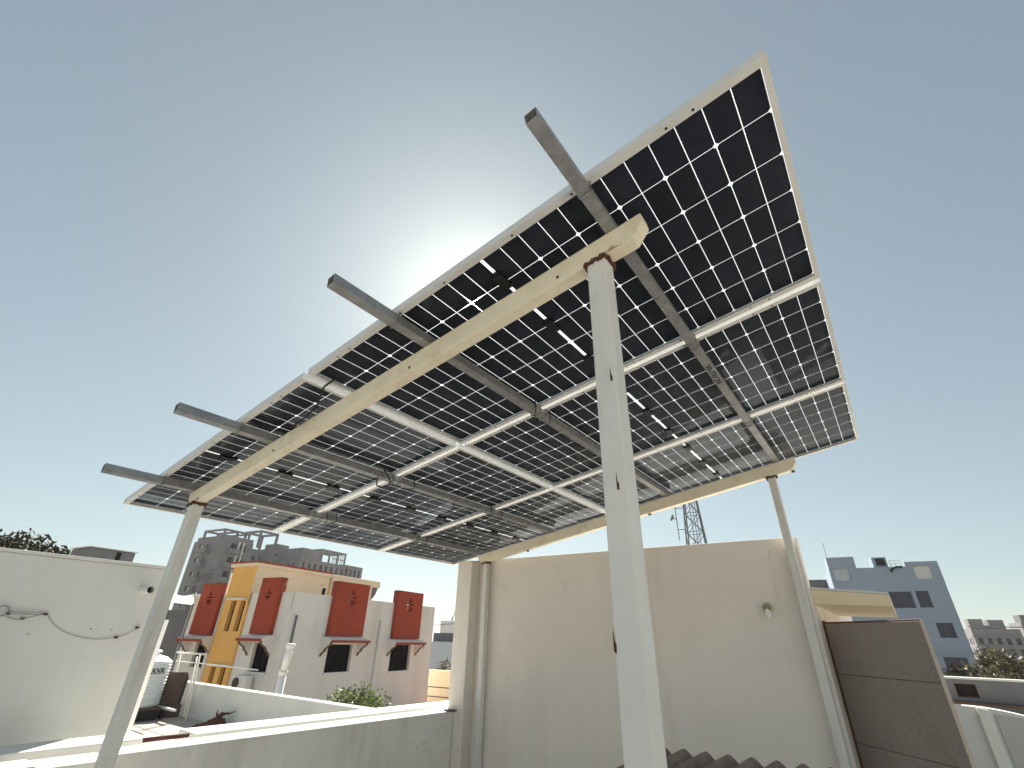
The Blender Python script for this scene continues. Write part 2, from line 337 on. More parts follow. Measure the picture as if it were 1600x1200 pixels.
# ------------------------------------------------------------------ ground and terraces
G = MB(); G.add([(-2500, -2500, -7.2), (2500, -2500, -7.2), (2500, 2500, -7.2), (-2500, 2500, -7.2)], [(0, 1, 2, 3)])
struct(G.build('ground', M_GROUND))
# our terrace
fl = struct(MB().box((-2.08, -9, -0.25), (7.5, 8.0, 0.0)).build('terrace_floor', M_TILE))
# neighbour's terrace
nf = struct(MB().box((-20, -9, -0.25), (-2.25, 5.62, -0.01)).build('neighbour_terrace_floor', M_TERR))

# ------------------------------------------------------------------ solar array
S = 0.156; Z0 = 2.964
ARR = Matrix.Identity(4)
Ux = Vector((math.cos(S), 0, math.sin(S))); Nz = Vector((-math.sin(S), 0, math.cos(S)))
for i in range(3): ARR[i][0] = Ux[i]; ARR[i][1] = (0, 1, 0)[i]; ARR[i][2] = Nz[i]; ARR[i][3] = (0, 0, Z0)[i]
PL, PW, GU, GV = 2.264, 1.17, 0.046, 0.033
FH = 0.035
# shared meshes in panel space: x 0..PL, y 0..PW, underside of frame at z=0
FLW, FSW = 0.030, 0.020
def rail_mesh(length, fl_w):
    t = 0.0022; mb = MB()
    mb.box((0, 0, 0), (length, fl_w, t)); mb.box((0, 0, t), (length, t, FH)); mb.box((0, t, 0.023), (length, 0.011, 0.0245)); mb.box((0, t, FH-t), (length, 0.012, FH))
    mb.box((0, 0.0095, 0.0245), (length, 0.011, FH-t))
    return mb.mesh('frame_rail', M_ALU)
ME_LONG = rail_mesh(PL, FLW); ME_SHORT = rail_mesh(PW-0.0008, FSW)
cl_l, cl_w, ch = 0.0894, 0.1862, 0.009; PX, PY = 0.0925, 0.1892
def cell_mesh():
    mb = MB(); x0, x1, y0, y1 = -cl_l/2, cl_l/2, -cl_w/2, cl_w/2
    prof = [(x0, y0, 0), (x1-ch, y0, 0), (x1, y0+ch, 0), (x1, y1-ch, 0), (x1-ch, y1, 0), (x0, y1, 0)]
    mb.prism(prof, (0, 0, 0), (0, 0, 0.0012)); return mb.mesh('cell', M_CELL)
ME_CELL = cell_mesh()
jb = MB().box((-0.022, -0.042, -0.016), (0.022, 0.042, 0)); jb.box((-0.014, -0.056, -0.011), (0.014, -0.042, -0.002)); jb.box((-0.014, 0.042, -0.011), (0.014, 0.056, -0.002))
ME_JB = jb.mesh('junction_box', M_BLACK)
ME_GLASS = MB().add([(0.004, 0.004, 0), (PL-0.004, 0.004, 0), (PL-0.004, PW-0.004, 0), (0.004, PW-0.004, 0)], [(0, 1, 2, 3)]).mesh('glass', M_GLASS)
ME_BUS = MB().box((-0.0018, 0.05, 0), (0.0018, PW-0.05, 0.0006)).mesh('busbar_ribbon', mat('tinned_ribbon', (0.75, 0.76, 0.76), 0.35, 0.04, metal=0.3))
hb = MB(); hb.lathe([(0.005, 0), (0.005, 0.0004)], k=8); ME_HOLE = hb.mesh('mounting_hole', M_BLACK)
XS = []
MG_ = 0.012
x0 = (PL-(24*PX+MG_))/2
for k in range(24): XS.append(x0+PX*(k+0.5)+(MG_ if k >= 12 else 0))
YS0 = (PW-6*PY)/2
prow = ['high near row, beside the long front beam', 'middle row', 'far row above the rear beam']
for col_ in (0, 1):
    for row in range(3):
        ou = (GU/2 if col_ else -GU/2-PL); ov = row*(PW+GV)
        lab = ('%s solar panel of the %s column, %s' % ('black', 'higher right' if col_ else 'lower left', ['nearest the protruding tube ends', 'middle of its column', 'above the rear cream beam'][row]))
        P = empty('solar_module', lab, 'solar panel', ARR @ Matrix.Translation((ou, ov, 0)), 'solar panels on the rooftop frame')
        link('glass', ME_GLASS, P, (0, 0, 0.0247))
        link('frame_rail', ME_LONG, P); link('frame_rail', ME_LONG, P, (PL, PW, 0), (0, 0, math.pi))
        link('frame_rail', ME_SHORT, P, (PL-0.0003, 0.0004, 0.0004), (0, 0, math.pi/2)); link('frame_rail', ME_SHORT, P, (0.0003, PW-0.0004, 0.0004), (0, 0, -math.pi/2))
        for i, x in enumerate(XS):
            for j in range(6):
                link('cell', ME_CELL, P, (x, YS0+PY*(j+0.5), 0.0252), (0, 0, math.pi if i % 2 == 0 else 0))
        mid = PL/2
        for q in (0.16, 0.5, 0.84): link('junction_box', ME_JB, P, (mid, PW*q, 0.0244))
        for x in (mid,): link('busbar_ribbon', ME_BUS, P, (x, 0, 0.0262))
        for q in ((0.10, 0.14, 0.30, 0.42, 0.58, 0.70, 0.86, 0.90)):
            for yy in (0.016, PW-0.016): link('mounting_hole', ME_HOLE, P, (PL*q, yy, -0.0006))

# ------------------------------------------------------------------ support frame: posts, beams, purlins
FR = empty('support_frame', 'steel frame of white posts, cream beams and grey tubes under the solar panels', 'support frame', Matrix.Identity(4))
POSTS = [(1.572, 0.245), (-1.565, 0.245), (1.575, 3.375), (-1.545, 3.375)]
PU = 0.05; BH = 0.10; BW = 0.06
def arr_under(x, off): return Z0+math.tan(S)*x-off/math.cos(S)
for (x, y) in POSTS:
    h = 0.0375 if y < 1 else 0.03
    mb = MB()
    zt = arr_under(x, PU+BH)-0.004
    zl, zr = zt-math.tan(S)*h, zt+math.tan(S)*h
    a, b = (x-h, y-h), (x+h, y+h)
    mb.add([(a[0], a[1], 0), (b[0], a[1], 0), (b[0], b[1], 0), (a[0], b[1], 0), (a[0], a[1], zl), (b[0], a[1], zr), (b[0], b[1], zr), (a[0], b[1], zl)], [(0,3,2,1),(4,5,6,7),(0,1,5,4),(1,2,6,5),(2,3,7,6),(3,0,4,7)])
    po = mb.build('post', M_POST, FR, bevel=0.006)
    bpz = MB().box((x-0.09, y-0.09 if y < 1 else y-0.05, 0.0005), (x+0.09, y+0.09 if y < 1 else y+0.05, 0.012)); bpz.build('base_plate', M_POST, po)
    if y < 1 and x > 0:
        for zc, fx in ((2.55, 0.6), (1.80, -1.0), (2.2, 0.3)):
            cx_ = x+h*fx*0.93; MB().prism([(cx_-0.004, 0, zc-0.022), (cx_+0.003, 0, zc-0.026), (cx_+0.004, 0, zc-0.008), (cx_-0.001, 0, zc+0.004), (cx_-0.002, 0, zc+0.03), (cx_-0.004, 0, zc+0.012)], (0, y-h-0.0006, 0), (0, y-h+0.0005, 0)).build('paint_chip', M_RUST, po)
    # rusty weld bead round the head of the post and the bleed under it
    wd = MB(); rnd = random.Random(int(x*100+y*10))
    e = h+0.004
    seq = []
    for s_ in range(28):
        q = s_/28*4; k = int(q); f = q-k
        cx, cy = [(-e+2*e*f, -e), (e, -e+2*e*f), (e-2*e*f, e), (-e, e-2*e*f)][k]
        seq.append(Vector((x+cx, y+cy, zt+math.tan(S)*cx+rnd.uniform(-0.012, 0.004))))
    for i in range(28):
        wd.tube([seq[i], seq[(i+1) % 28]], [0.006+rnd.random()*0.006, 0.006+rnd.random()*0.006], 6)
    wd.build('weld_bead', M_RUST, po)
for vy, (ua, ub) in ((0.215, (-1.70, 1.775)), (3.345, (-1.69, 1.79))):
    cut = 0.055
    prof = [(ua, 0, -PU-0.001), (ub, 0, -PU-0.001), (ub, 0, -PU-BH+0.055), (ub-cut, 0, -PU-BH), (ua+cut, 0, -PU-BH), (ua, 0, -PU-BH+0.055)]
    mb = MB(); mb.prism([p for p in reversed(prof)], (0, vy, 0), (0, vy+BW, 0), ARR)
    be = mb.build('beam', M_CREAM, FR, bevel=0.004)
    if vy < 1:
        for uu in (1.40, 0.55, -0.62): MB().lathe([(0.007, 0), (0.007, 0.0015)], k=8).build('bolt_hole', M_RUST, be).matrix_world = ARR @ Matrix.Translation((uu, vy-0.001, -PU-0.07)) @ Matrix.Rotation(math.pi/2, 4, 'X')
        for xx in (1.572+0.055, -1.565+0.05):
            u_ = xx/math.cos(S); rb = MB()
            rnd = random.Random(5)
            for i in range(46):
                q = rnd.gauss(0, 0.018); px_ = u_+q-0.012; ln = 0.004+0.022*math.exp(-(q/0.016)**2)*rnd.uniform(0.4, 1.0)
                rb.prism([(px_-0.0016, 0, -PU-BH+0.004), (px_+0.0016, 0, -PU-BH+0.004), (px_+rnd.uniform(-0.001, 0.001), 0, -PU-BH+0.004+ln)], (0, vy-0.0005-0.00002*i, 0), (0, vy+0.002, 0), ARR)
            rb.build('rust_run', M_RUSTLT, be)
    else:
        for uu in (1.74, 0.45, -1.0): MB().box((uu-0.012, vy+0.02, -PU-BH-0.012), (uu+0.012, vy+0.045, -PU-BH-0.0005), ARR).build('bolt_lug', M_RUST, be)
# purlins (open square tubes)
PUR = [-1.655, -0.668, 0.668, 1.655]; V0, V1 = -0.315, 3.47; tw = 0.003; hb2 = 0.0225
for n_, u in enumerate(PUR):
    mb = MB()
    for v_ in (V0, V1): pass
    o = [(u-hb2, -PU), (u+hb2, -PU), (u+hb2, -0.0006), (u-hb2, -0.0006)]; i_ = [(u-hb2+tw, -PU+tw), (u+hb2-tw, -PU+tw), (u+hb2-tw, -0.0006-tw), (u-hb2+tw, -0.0006-tw)]
    vs = [ARR @ Vector((a, v_, b)) for v_ in (V0, V1) for ring in (o, i_) for a, b in ring]
    fs = []
    for k in range(4):
        k2 = (k+1) % 4
        fs += [(k, k2, 8+k2, 8+k), (4+k2, 4+k, 12+k, 12+k2), (k2, k, 4+k, 4+k2), (8+k, 8+k2, 12+k2, 12+k)]
    mb.add(vs, fs); pu = mb.build('purlin', M_GALV, FR)
    # U-clamps where the panel edges sit on the tube
    for v_ in (0.016, PW+GV/2-0.03, PW+GV/2+0.03, 2*PW+1.5*GV-0.03, 2*PW+1.5*GV+0.03):
        e = hb2+0.004
        loop = [ARR @ Vector(p) for p in ((u-e-0.004, v_, 0.0015), (u-e, v_, -0.02), (u-e+0.003, v_, -PU-0.003), (u, v_, -PU-0.007), (u+e-0.003, v_, -PU-0.003), (u+e, v_, -0.02), (u+e+0.004, v_, 0.0015))]
        MB().tube(loop, 0.0032, 6).build('clamp', M_GALV, FR, smooth=True)
    # black cable ties with tails near the row gaps
    rnd = random.Random(n_+3)
    for v_ in (PW+GV/2-0.075, PW+GV/2+0.085, PW+GV/2+0.17, 2*PW+1.5*GV-0.06, 2*PW+1.5*GV+0.075):
        if rnd.random() < 0.25 or n_ == 3 and v_ < 3: continue
        e = hb2+0.004; sw = rnd.uniform(-0.012, 0.012); dr = rnd.uniform(0.004, 0.03)
        loop = [ARR @ Vector(p) for p in ((u-e, v_, 0.02), (u-e, v_+sw, -0.03), (u-e*0.6, v_+sw, -PU-dr*0.8), (u, v_, -PU-dr), (u+e*0.7, v_-sw, -PU-dr*0.7), (u+e, v_-sw, -0.03), (u+e, v_, 0.02))]
        MB().tube(loop, 0.0028, 5).build('cable_tie', M_BLACK, FR, smooth=True)
    if n_ == 3:
        tm = text_mesh('VI-TECH', 0.043, M_INK, 'stencil_marking')
        t = link('stencil_marking', tm, pu)
        # reads along the tube on its underside
        X = Vector((0, 1, 0)); Z = -Nz; Y = Z.cross(X); TM = Matrix.Identity(4); P_ = ARR @ Vector((u-0.013, 1.42, -PU-0.0006))
        if Y.dot(Ux) < 0: pass
        for i in range(3): TM[i][0] = X[i]*1.55; TM[i][1] = Y[i]; TM[i][2] = Z[i]; TM[i][3] = P_[i]
        P2 = ARR @ Vector((u-0.016*(1 if Y.dot(Ux) > 0 else -1), 1.42, -PU-0.0006))
        for i in range(3): TM[i][3] = P2[i]
        t.matrix_world = TM

# cables of the panels
def cable(pts, label, r=0.0055, jitter=0.0):
    vs = [ARR @ Vector(p) for p in pts]; out = []
    for i in range(len(vs)-1):
        p0, p1, p2, p3 = vs[max(i-1, 0)], vs[i], vs[i+1], vs[min(i+2, len(vs)-1)]
        for k in range(6):
            t = k/6; out.append(0.5*((2*p1)+(p2-p0)*t+(2*p0-5*p1+4*p2-p3)*t*t+(3*p1-p0-3*p2+p3)*t**3))
    out.append(vs[-1]); tag(MB().tube(out, r, 6).build('solar_cable', M_BLACK, smooth=True), label, 'cable', 'black cables under the panels'); 
cable([(-0.42, 0.20, -0.045), (-0.30, 0.185, -0.06), (-0.16, 0.17, -0.05), (-0.09, 0.15, -0.03), (-0.02, 0.12, -0.028), (0.03, 0.10, -0.03), (0.09, 0.13, 0.012)], 'black cable looped behind the front beam at the middle gap between the panels')
cable([(-0.66, 1.02, -0.06), (-0.74, 1.08, -0.075), (-0.70, 1.13, -0.085), (-0.62, 1.10, -0.07), (-0.60, 1.02, -0.01)], 'black cable bunched under the second tube from the left at the first row gap')
cable([(-0.3, 3.30, -0.03), (-0.1, 3.325, -0.035), (0.1, 3.32, -0.03), (0.35, 3.325, -0.034), (0.62, 3.31, -0.03)], 'black cable clipped along the top of the rear beam')

# ------------------------------------------------------------------ stair-head room behind the array
WY = 3.44; WTOP = 2.605; WX1 = 1.625
SR = empty('stair_room', 'cream plastered stair room with a flat wall behind the rear posts and an open brown door', 'stair room', Matrix.Identity(4))
mb = MB()
# solid front wall slightly falling to the right, left end, back; door side open at the door
D0, D1, DT = 3.74, 4.62, 1.985
def quad(mb, *p): mb.add(p, [(0, 1, 2, 3)])
zl, zr = WTOP+0.01, WTOP-0.03
TH = 0.13
mb.add([(-1.92, WY, -0.2), (WX1, WY, -0.2), (WX1, WY, zr), (-1.92, WY, zl), (-1.92, WY+TH, -0.2), (WX1, WY+TH, -0.2), (WX1, WY+TH, zr), (-1.92, WY+TH, zl)], [(0,1,2,3),(5,4,7,6),(3,2,6,7),(0,3,7,4),(1,5,6,2),(0,4,5,1)])
mb.build('wall', M_WALL, SR, bevel=0.008)
MB().box((-1.92, WY+TH+0.001, -0.2), (-1.80, 7.0, 2.20)).build('wall', M_WALL, SR)
MB().box((-1.799, 6.88, -0.2), (WX1-0.001, 7.0, 2.20)).build('wall', M_WALL, SR)
sw_ = MB(); sw_.box((WX1-0.13, WY+TH+0.001, -0.2), (WX1-0.001, D0, 2.20)); sw_.box((WX1-0.13, D1, -0.2), (WX1-0.001, 6.879, 2.20)); sw_.box((WX1-0.13, D0, DT), (WX1-0.001, D1, 2.20)); sw_.build('wall', M_WALL, SR)
MB().box((-1.79, WY+TH+0.002, 2.06), (WX1-0.132, 6.87, 2.17)).build('roof_slab', M_WALL, SR)
MB().box((-1.915, 3.29, -0.2), (-1.70, WY-0.001, WTOP-0.012)).build('column', M_WALL, SR, bevel=0.01)
# canopy slab over the door, falling outwards
cz = 2.085
cp = [(WX1, 0, cz), (WX1, 0, cz+0.105), (2.105, 0, cz+0.055), (2.105, 0, cz-0.02)]
MB().prism(cp, (0, 3.50, 0), (0, 5.25, 0)).build('canopy', M_HCREAM, SR, bevel=0.005)
MB().prism([(WX1, 0, cz+0.107), (WX1, 0, cz+0.122), (2.10, 0, cz+0.072), (2.10, 0, cz+0.057)], (0, 3.505, 0), (0, 5.245, 0)).build('canopy_screed', M_LWALL, SR)
# door frame and the open leaf
df = MB(); df.box((WX1-0.128, D0+0.001, 0), (WX1+0.012, D0+0.05, DT-0.002)); df.box((WX1-0.128, D1-0.05, 0), (WX1+0.012, D1-0.001, DT-0.002)); df.box((WX1-0.128, D0+0.051, DT-0.055), (WX1+0.012, D1-0.051, DT-0.002))
df.build('door_frame', M_DOORFR, SR)
hinge = Vector((WX1+0.018, 3.735, 0)); end = Vector((2.232, 3.17, 0)); dv = (end-hinge); DL = dv.length; da = math.atan2(dv.y, dv.x)
DM = Matrix.Translation(hinge) @ Matrix.Rotation(da, 4, 'Z')
dr_ = MB().box((0, -0.022, 0.015), (DL, 0, 1.972), DM).build('door', M_DOORFR, SR, bevel=0.003)
for za, zb in ((0.03, 0.40), (0.404, 0.81), (0.814, 1.217), (1.221, 1.627), (1.631, 1.96)):
    MB().box((0.018, -0.0255, za), (DL-0.006, -0.0222, zb), DM).build('board', M_DOOR, dr_, bevel=0.0015)
MB().box((DL-0.004, -0.027, 0.014), (DL+0.002, 0.002, 1.973), DM).build('edge_strip', mat('door_edge', (0.42, 0.36, 0.30), 0.6), dr_)
MB().box((-0.004, -0.027, 0.014), (0.016, 0.003, 1.973), DM).build('hinge_stile', M_DOORFR, dr_)
for z in (0.3, 1.0, 1.75): MB().tube([DM @ Vector((-0.008, -0.046, z)), DM @ Vector((-0.008, -0.046, z+0.09))], 0.007, 8).build('hinge', M_RUST, dr_)
# bulb holder on the wall
BL = empty('wall_lamp', 'small cream bulb holder with a bare bulb on the big plaster wall', 'wall lamp', loc=(1.312, WY, 2.06))
RX = Matrix.Rotation(math.pi/2, 4, 'X')
def lathe_y(name, prof, m, parent, smooth=True):
    o = MB().lathe(prof, k=20).build(name, m, parent, smooth); o.matrix_local = RX; return o
lathe_y('base', [(0.042, 0), (0.042, 0.012), (0.034, 0.02), (0.03, 0.022)], M_LAMP, BL)
lathe_y('socket', [(0.028, 0.022), (0.027, 0.05), (0.022, 0.056)], mat('socket_brass', (0.3, 0.24, 0.14), 0.5, 0.2, 20), BL)
MB().lathe([(0.001, -0.075), (0.016, -0.07), (0.026, -0.055), (0.028, -0.04), (0.02, -0.02), (0.011, -0.006), (0.011, 0.0)], (0.0, -0.045, 0.0), 16).build('bulb', mat('bulb_glass', (0.85, 0.85, 0.82), 0.15), BL, True)

# ------------------------------------------------------------------ parapet of our terrace (falls away to the left of the array)
def px(y): return -1.862+(y-0.6)*0.0145
PZ = 1.138
PP = empty('parapet_wall', 'low plastered parapet in shade with a sunlit top, running back to the stair room', 'parapet', Matrix.Identity(4))
mb = MB(); ya, yb = -9.0, 3.285
def slab(mb, xa0, xb0, ya, yb, z0, z1, f=px):
    mb.add([(f(ya)+xa0, ya, z0), (f(ya)+xb0, ya, z0), (f(yb)+xb0, yb, z0), (f(yb)+xa0, yb, z0), (f(ya)+xa0, ya, z1), (f(ya)+xb0, ya, z1), (f(yb)+xb0, yb, z1), (f(yb)+xa0, yb, z1)], [(0,3,2,1),(4,5,6,7),(0,1,5,4),(1,2,6,5),(2,3,7,6),(3,0,4,7)])
slab(mb, -0.23, 0, 0.36, yb, -0.2, PZ); mb.build('wall', M_PARA, PP, bevel=0.012)
mb = MB(); slab(mb, -0.23, 0.05, 0.03, 0.36, -0.2, PZ-0.012); mb.build('pilaster', M_PARA, PP, bevel=0.012)
mb = MB(); slab(mb, -0.23, 0, ya, 0.03, -0.2, PZ-0.004); mb.build('wall', M_PARA, PP, bevel=0.012)
tag(MB().box((-1.885, 3.20, PZ+0.001), (-1.76, 3.27, PZ+0.014)).build('flat_stone', mat('slate_piece', (0.10, 0.09, 0.085), 0.8, 0.2, 12), bevel=0.003), 'thin dark stone chip lying on the parapet end beside the column', 'stone')

# neighbour's kerb ledge and its dark pipe
mb = MB(); slab(mb, -0.60, -0.30, 0.95, 5.45, -0.01, PZ+0.01); tag(mb.build('neighbour_ledge', M_LWALL, bevel=0.01), 'pale sunlit ledge running beside the parapet from the dark pipe to the shrub', 'ledge')
mb = MB(); slab(mb, -0.60, -0.30, -9, 0.62, -0.01, PZ+0.02); tag(mb.build('neighbour_ledge', M_LWALL, bevel=0.01), 'pale sunlit ledge at the foot of the tall white neighbour wall', 'ledge')
tag(MB().tube([(px(.62)-0.42, 0.60, PZ-0.01), (px(.95)-0.42, 0.97, PZ-0.008)], 0.014, 8).build('drain_pipe', M_WOOD, smooth=True), 'thin dark red pipe bridging the gap between the two pale ledges', 'pipe')

# tall white neighbour wall on the left
NW = empty('neighbour_wall', 'tall white plastered neighbour wall rising beyond the parapet at the left edge', 'wall', Matrix.Identity(4))
MB().box((-2.95, -8, -0.009), (-2.75, 0.60, 2.25)).build('wall', M_LWALL, NW, bevel=0.01)
MB().box((-2.97, -8, 2.2505), (-2.735, 0.615, 2.272)).build('coping', M_LWALL, NW, bevel=0.006)
MB().tube([(-2.75, 0.47, 2.08), (-2.60, 0.485, 2.075)], 0.026, 14, cap=False).build('spout_pipe', M_PVC, NW, smooth=True)
MB().tube([(-2.64, 0.481, 2.0765), (-2.6397, 0.4812, 2.0765)], 0.023, 14).build('spout_bore', M_BLACK, NW)
# cable sagging across it between hooks
cw = MB(); X0 = -2.742
def wire(pts, r=0.0035):
    vs = [Vector(p) for p in pts]; out = []
    for i in range(len(vs)-1):
        p0, p1, p2, p3 = vs[max(i-1, 0)], vs[i], vs[i+1], vs[min(i+2, len(vs)-1)]
        for k in range(6):
            t = k/6; out.append(0.5*((2*p1)+(p2-p0)*t+(2*p0-5*p1+4*p2-p3)*t*t+(3*p1-p0-3*p2+p3)*t**3))
    out.append(vs[-1]); return out
WR = empty('wall_wire', 'thin grey wire sagging between hooks across the tall white neighbour wall', 'wire', Matrix.Identity(4))
M_WIRE = mat('grey_wire', (0.33, 0.33, 0.30), 0.6, 0.2)
MB().tube(wire([(X0, -0.25, 1.885), (X0+.02, -0.15, 1.884), (X0, -0.055, 1.876), (X0, 0.02, 1.81), (X0, 0.10, 1.765), (X0, 0.22, 1.732), (X0, 0.33, 1.725), (X0, 0.45, 1.75), (X0, 0.543, 1.81)]), 0.0022, 5).build('wire', M_WIRE, WR)
MB().tube(wire([(X0, -0.055, 1.876), (X0+.02, -0.10, 1.866), (X0+.02, -0.16, 1.845), (X0+.02, -0.2, 1.838), (X0, -0.245, 1.85)]), 0.003, 5).build('wire', M_WIRE, WR)
MB().tube(wire([(X0, -0.06, 1.874), (X0+.015, -0.13, 1.872), (X0+.015, -0.25, 1.874)]), 0.003, 5).build('wire', M_WIRE, WR)
ring = [(X0+.01, -0.285+0.032*math.cos(t/10*2*math.pi), 1.885+0.032*math.sin(t/10*2*math.pi)) for t in range(11)]
MB().tube(ring, 0.005, 6).build('insulator_ring', M_WIRE, WR, True)
for y, z in ((-0.055, 1.876), (-0.165, 1.843), (0.415, 1.738), (0.53, 1.808), (-0.25, 1.87)):
    MB().box((X0-.008, y-0.010, z-0.007), (X0+0.014, y+0.010, z+0.007)).build('hook', M_RUST, WR)
for y, z in ((0.24, 1.792), (0.37, 1.79), (-0.10, 1.752)): MB().lathe([(0.006, 0), (0.006, 0.002)], k=8).build('nail_hole', M_WIRE, NW).matrix_world = Matrix.Translation((-2.7501, y, z)) @ Matrix.Rotation(math.pi/2, 4, 'Y')

# corrugated sheet lying low in front of the wall
cs = MB(); pitch = 0.131; nper = 9; seg = 10; far_y = 2.62
c0 = Vector((0.62, 2.56, 1.172)); dac = Vector((1, 0.04, 0.012)).normalized()      # across the waves
dal = Vector((-0.30, -0.95, -0.16)).normalized()                                     # along the waves, to the camera
up = dac.cross(dal).normalized(); up = up if up.z > 0 else -up
rows = []
for k in range(nper*seg+1):
    t = k/seg; s_ = 0.5+0.5*math.cos(2*math.pi*(t-0.5)); hgt = 0.052*(s_**0.8)
    rows.append(c0+dac*(pitch*t)+up*(hgt-0.052+0.052))
n = len(rows); Ls = 1.3; thk = 0.007
vs = [r+up*0 for r in rows]+[r+dal*Ls for r in rows]+[r-up*thk for r in rows]+[r+dal*Ls-up*thk for r in rows]
fs = []
for k in range(n-1): fs += [(k, k+1, n+k+1, n+k), (2*n+k+1, 2*n+k, 3*n+k, 3*n+k+1), (k+1, k, 2*n+k, 2*n+k+1), (n+k, n+k+1, 3*n+k+1, 3*n+k)]
fs += [(0, n, 3*n, 2*n), (n-1, 2*n-1+2*n-n+n-n, 4*n-1, 3*n-1)] if False else [(0, n, 3*n, 2*n), (n-1, 3*n-1, 4*n-1, 2*n-1)]
CSH = empty('corrugated_sheet', 'brown weathered corrugated roofing sheet propped low in front of the plaster wall', 'roofing sheet', Matrix.Identity(4))
MBc = MB().add(vs, fs); MBc.build('sheet', M_CLAY, CSH, smooth=False)
for k in (0.5, nper-0.5):
    for q in (0.12, 1.15):
        b = c0+dac*(pitch*k)+dal*q-up*0.012
        MB().box((b.x-0.02, b.y-0.02, 0.0), (b.x+0.02, b.y+0.02, b.z-0.006)).build('prop', M_WOOD, CSH)

# ------------------------------------------------------------------ things on the neighbour's terrace
# low boundary wall at the far side of that terrace
LWm = MB(); LWm.add([(-15.5, 5.0, -0.2), (-2.46, 5.45, -0.2), (-2.46, 5.6, -0.2), (-15.5, 5.15, -0.2), (-15.5, 5.0, 0.62), (-2.46, 5.45, 0.62), (-2.46, 5.6, 0.62), (-15.5, 5.15, 0.62)], [(0,3,2,1),(4,5,6,7),(0,1,5,4),(1,2,6,5),(2,3,7,6),(3,0,4,7)])
LW = empty('boundary_wall', 'low white wall across the neighbour terrace in front of the orange and white house', 'wall', Matrix.Identity(4))
LWm.build('wall', M_LWALL, LW, bevel=0.01)
LWc = MB(); LWc.add([(-15.5, 4.97, 0.621), (-2.46, 5.42, 0.621), (-2.46, 5.63, 0.621), (-15.5, 5.18, 0.621), (-15.5, 4.97, 0.67), (-2.46, 5.42, 0.67), (-2.46, 5.63, 0.67), (-15.5, 5.18, 0.67)], [(0,3,2,1),(4,5,6,7),(0,1,5,4),(1,2,6,5),(2,3,7,6),(3,0,4,7)])
LWc.build('coping', M_LWALL, LW, bevel=0.008)
# white square pole beside the front-left post
pp = polar(-70.7, 6.6)
tag(MB().box((pp.x-0.03, pp.y-0.03, -0.01), (pp.x+0.03, pp.y+0.03, 1.89)).build('square_pole', M_PVC, bevel=0.008), 'white square pole standing just right of the front left post', 'pole')
# water tank on a low steel stand
tx, ty = -12.55, 4.05
TS = empty('tank_stand', 'low dark steel stand with pale rails carrying the white water tank', 'stand', loc=(tx, ty, 0))
for i in (-1, 1):
    for j in (-1, 1): MB().box((i*0.5-0.03, j*0.5-0.03, 0), (i*0.5+0.03, j*0.5+0.03, 0.2)).build('leg', M_BLACK, TS)
for j in (-1, 1): MB().box((-0.6, j*0.5-0.03, 0.2005), (1.15, j*0.5+0.03, 0.24)).build('rail', M_LWALL, TS)
MB().box((-0.6, -0.42, 0.203), (0.6, 0.42, 0.24)).build('deck', M_BROWN, TS)
MB().box((-0.52, -0.40, 0.0), (0.5, 0.40, 0.199)).build('block', M_BLACK, TS)
WT = empty('water_tank', 'white ribbed plastic water tank with an open flap lid on the neighbour terrace', 'water tank', loc=(tx, ty, 0.241))
M_TANK = mat('tank_plastic', (0.72, 0.74, 0.74), 0.45, 0.03)
prof = [(0.50, 0), (0.53, 0.03)]
for k in range(13):
    z = 0.05+k*0.062; prof += [(0.535, z), (0.535, z+0.03), (0.515, z+0.04), (0.515, z+0.055)]
prof += [(0.535, 0.87), (0.52, 0.90), (0.40, 0.98), (0.25, 1.02), (0.22, 1.03), (0.22, 1.07)]
MB().lathe(prof, k=40).build('body', M_TANK, WT, smooth=False)
MB().lathe([(0.26, 0), (0.26, 0.035), (0.2, 0.06)], (0, 0, 1.071), 28).build('lid', M_TANK, WT)
MB().box((0.10, -0.30, 0.93), (0.52, 0.12, 0.955), Matrix.Rotation(R_(-14), 4, 'Y')).build('flap', M_PVC, WT, bevel=0.006)
MB().tube([(0.50, -0.2, 0.06), (0.62, -0.26, 0.06), (0.64, -0.28, -0.02)], 0.03, 10).build('outlet', M_PVC, WT, True)
tm = text_mesh('XXR', 0.15, M_INK, 'printed_mark'); t_ = link('printed_mark', tm, WT)
vdir = (Vector((CAM.x, CAM.y, 0))-Vector((tx, ty, 0))).normalized(); vdir = Matrix.Rotation(R_(33), 3, 'Z') @ vdir; tdir = Vector((-vdir.y, vdir.x, 0))
TM = Matrix.Identity(4); P_ = vdir*0.5365-tdir*0.15+Vector((0, 0, 0.66))
for i in range(3): TM[i][0] = tdir[i]; TM[i][1] = (0, 0, 1)[i]; TM[i][2] = vdir[i]; TM[i][3] = P_[i]
t_.matrix_local = TM
# brown board leaning by the tank
bb = Matrix.Translation((-12.35, 4.72, 0.0)) @ Matrix.Rotation(R_(62), 4, 'Z') @ Matrix.Rotation(R_(-8), 4, 'X')
BB = empty('leaning_board', 'dark brown upright board leaning beside the water tank', 'board', bb)
MB().prism([(-0.26, 0, 0.243), (0.26, 0, 0.243), (0.27, 0, 0.80), (0.22, 0, 0.90), (-0.18, 0, 0.90), (-0.25, 0, 0.82)], (0, 0, 0), (0, 0.06, 0)).build('panel', M_BROWN, BB, bevel=0.01)
for s in (-1, 1): MB().box((s*0.235-0.022, -0.016, 0.245), (s*0.235+0.022, -0.001, 0.80)).build('rim', M_BLACK, BB)
MB().box((-0.3, -0.02, 0.0), (0.3, 0.09, 0.242)).build('foot', M_BROWN, BB)
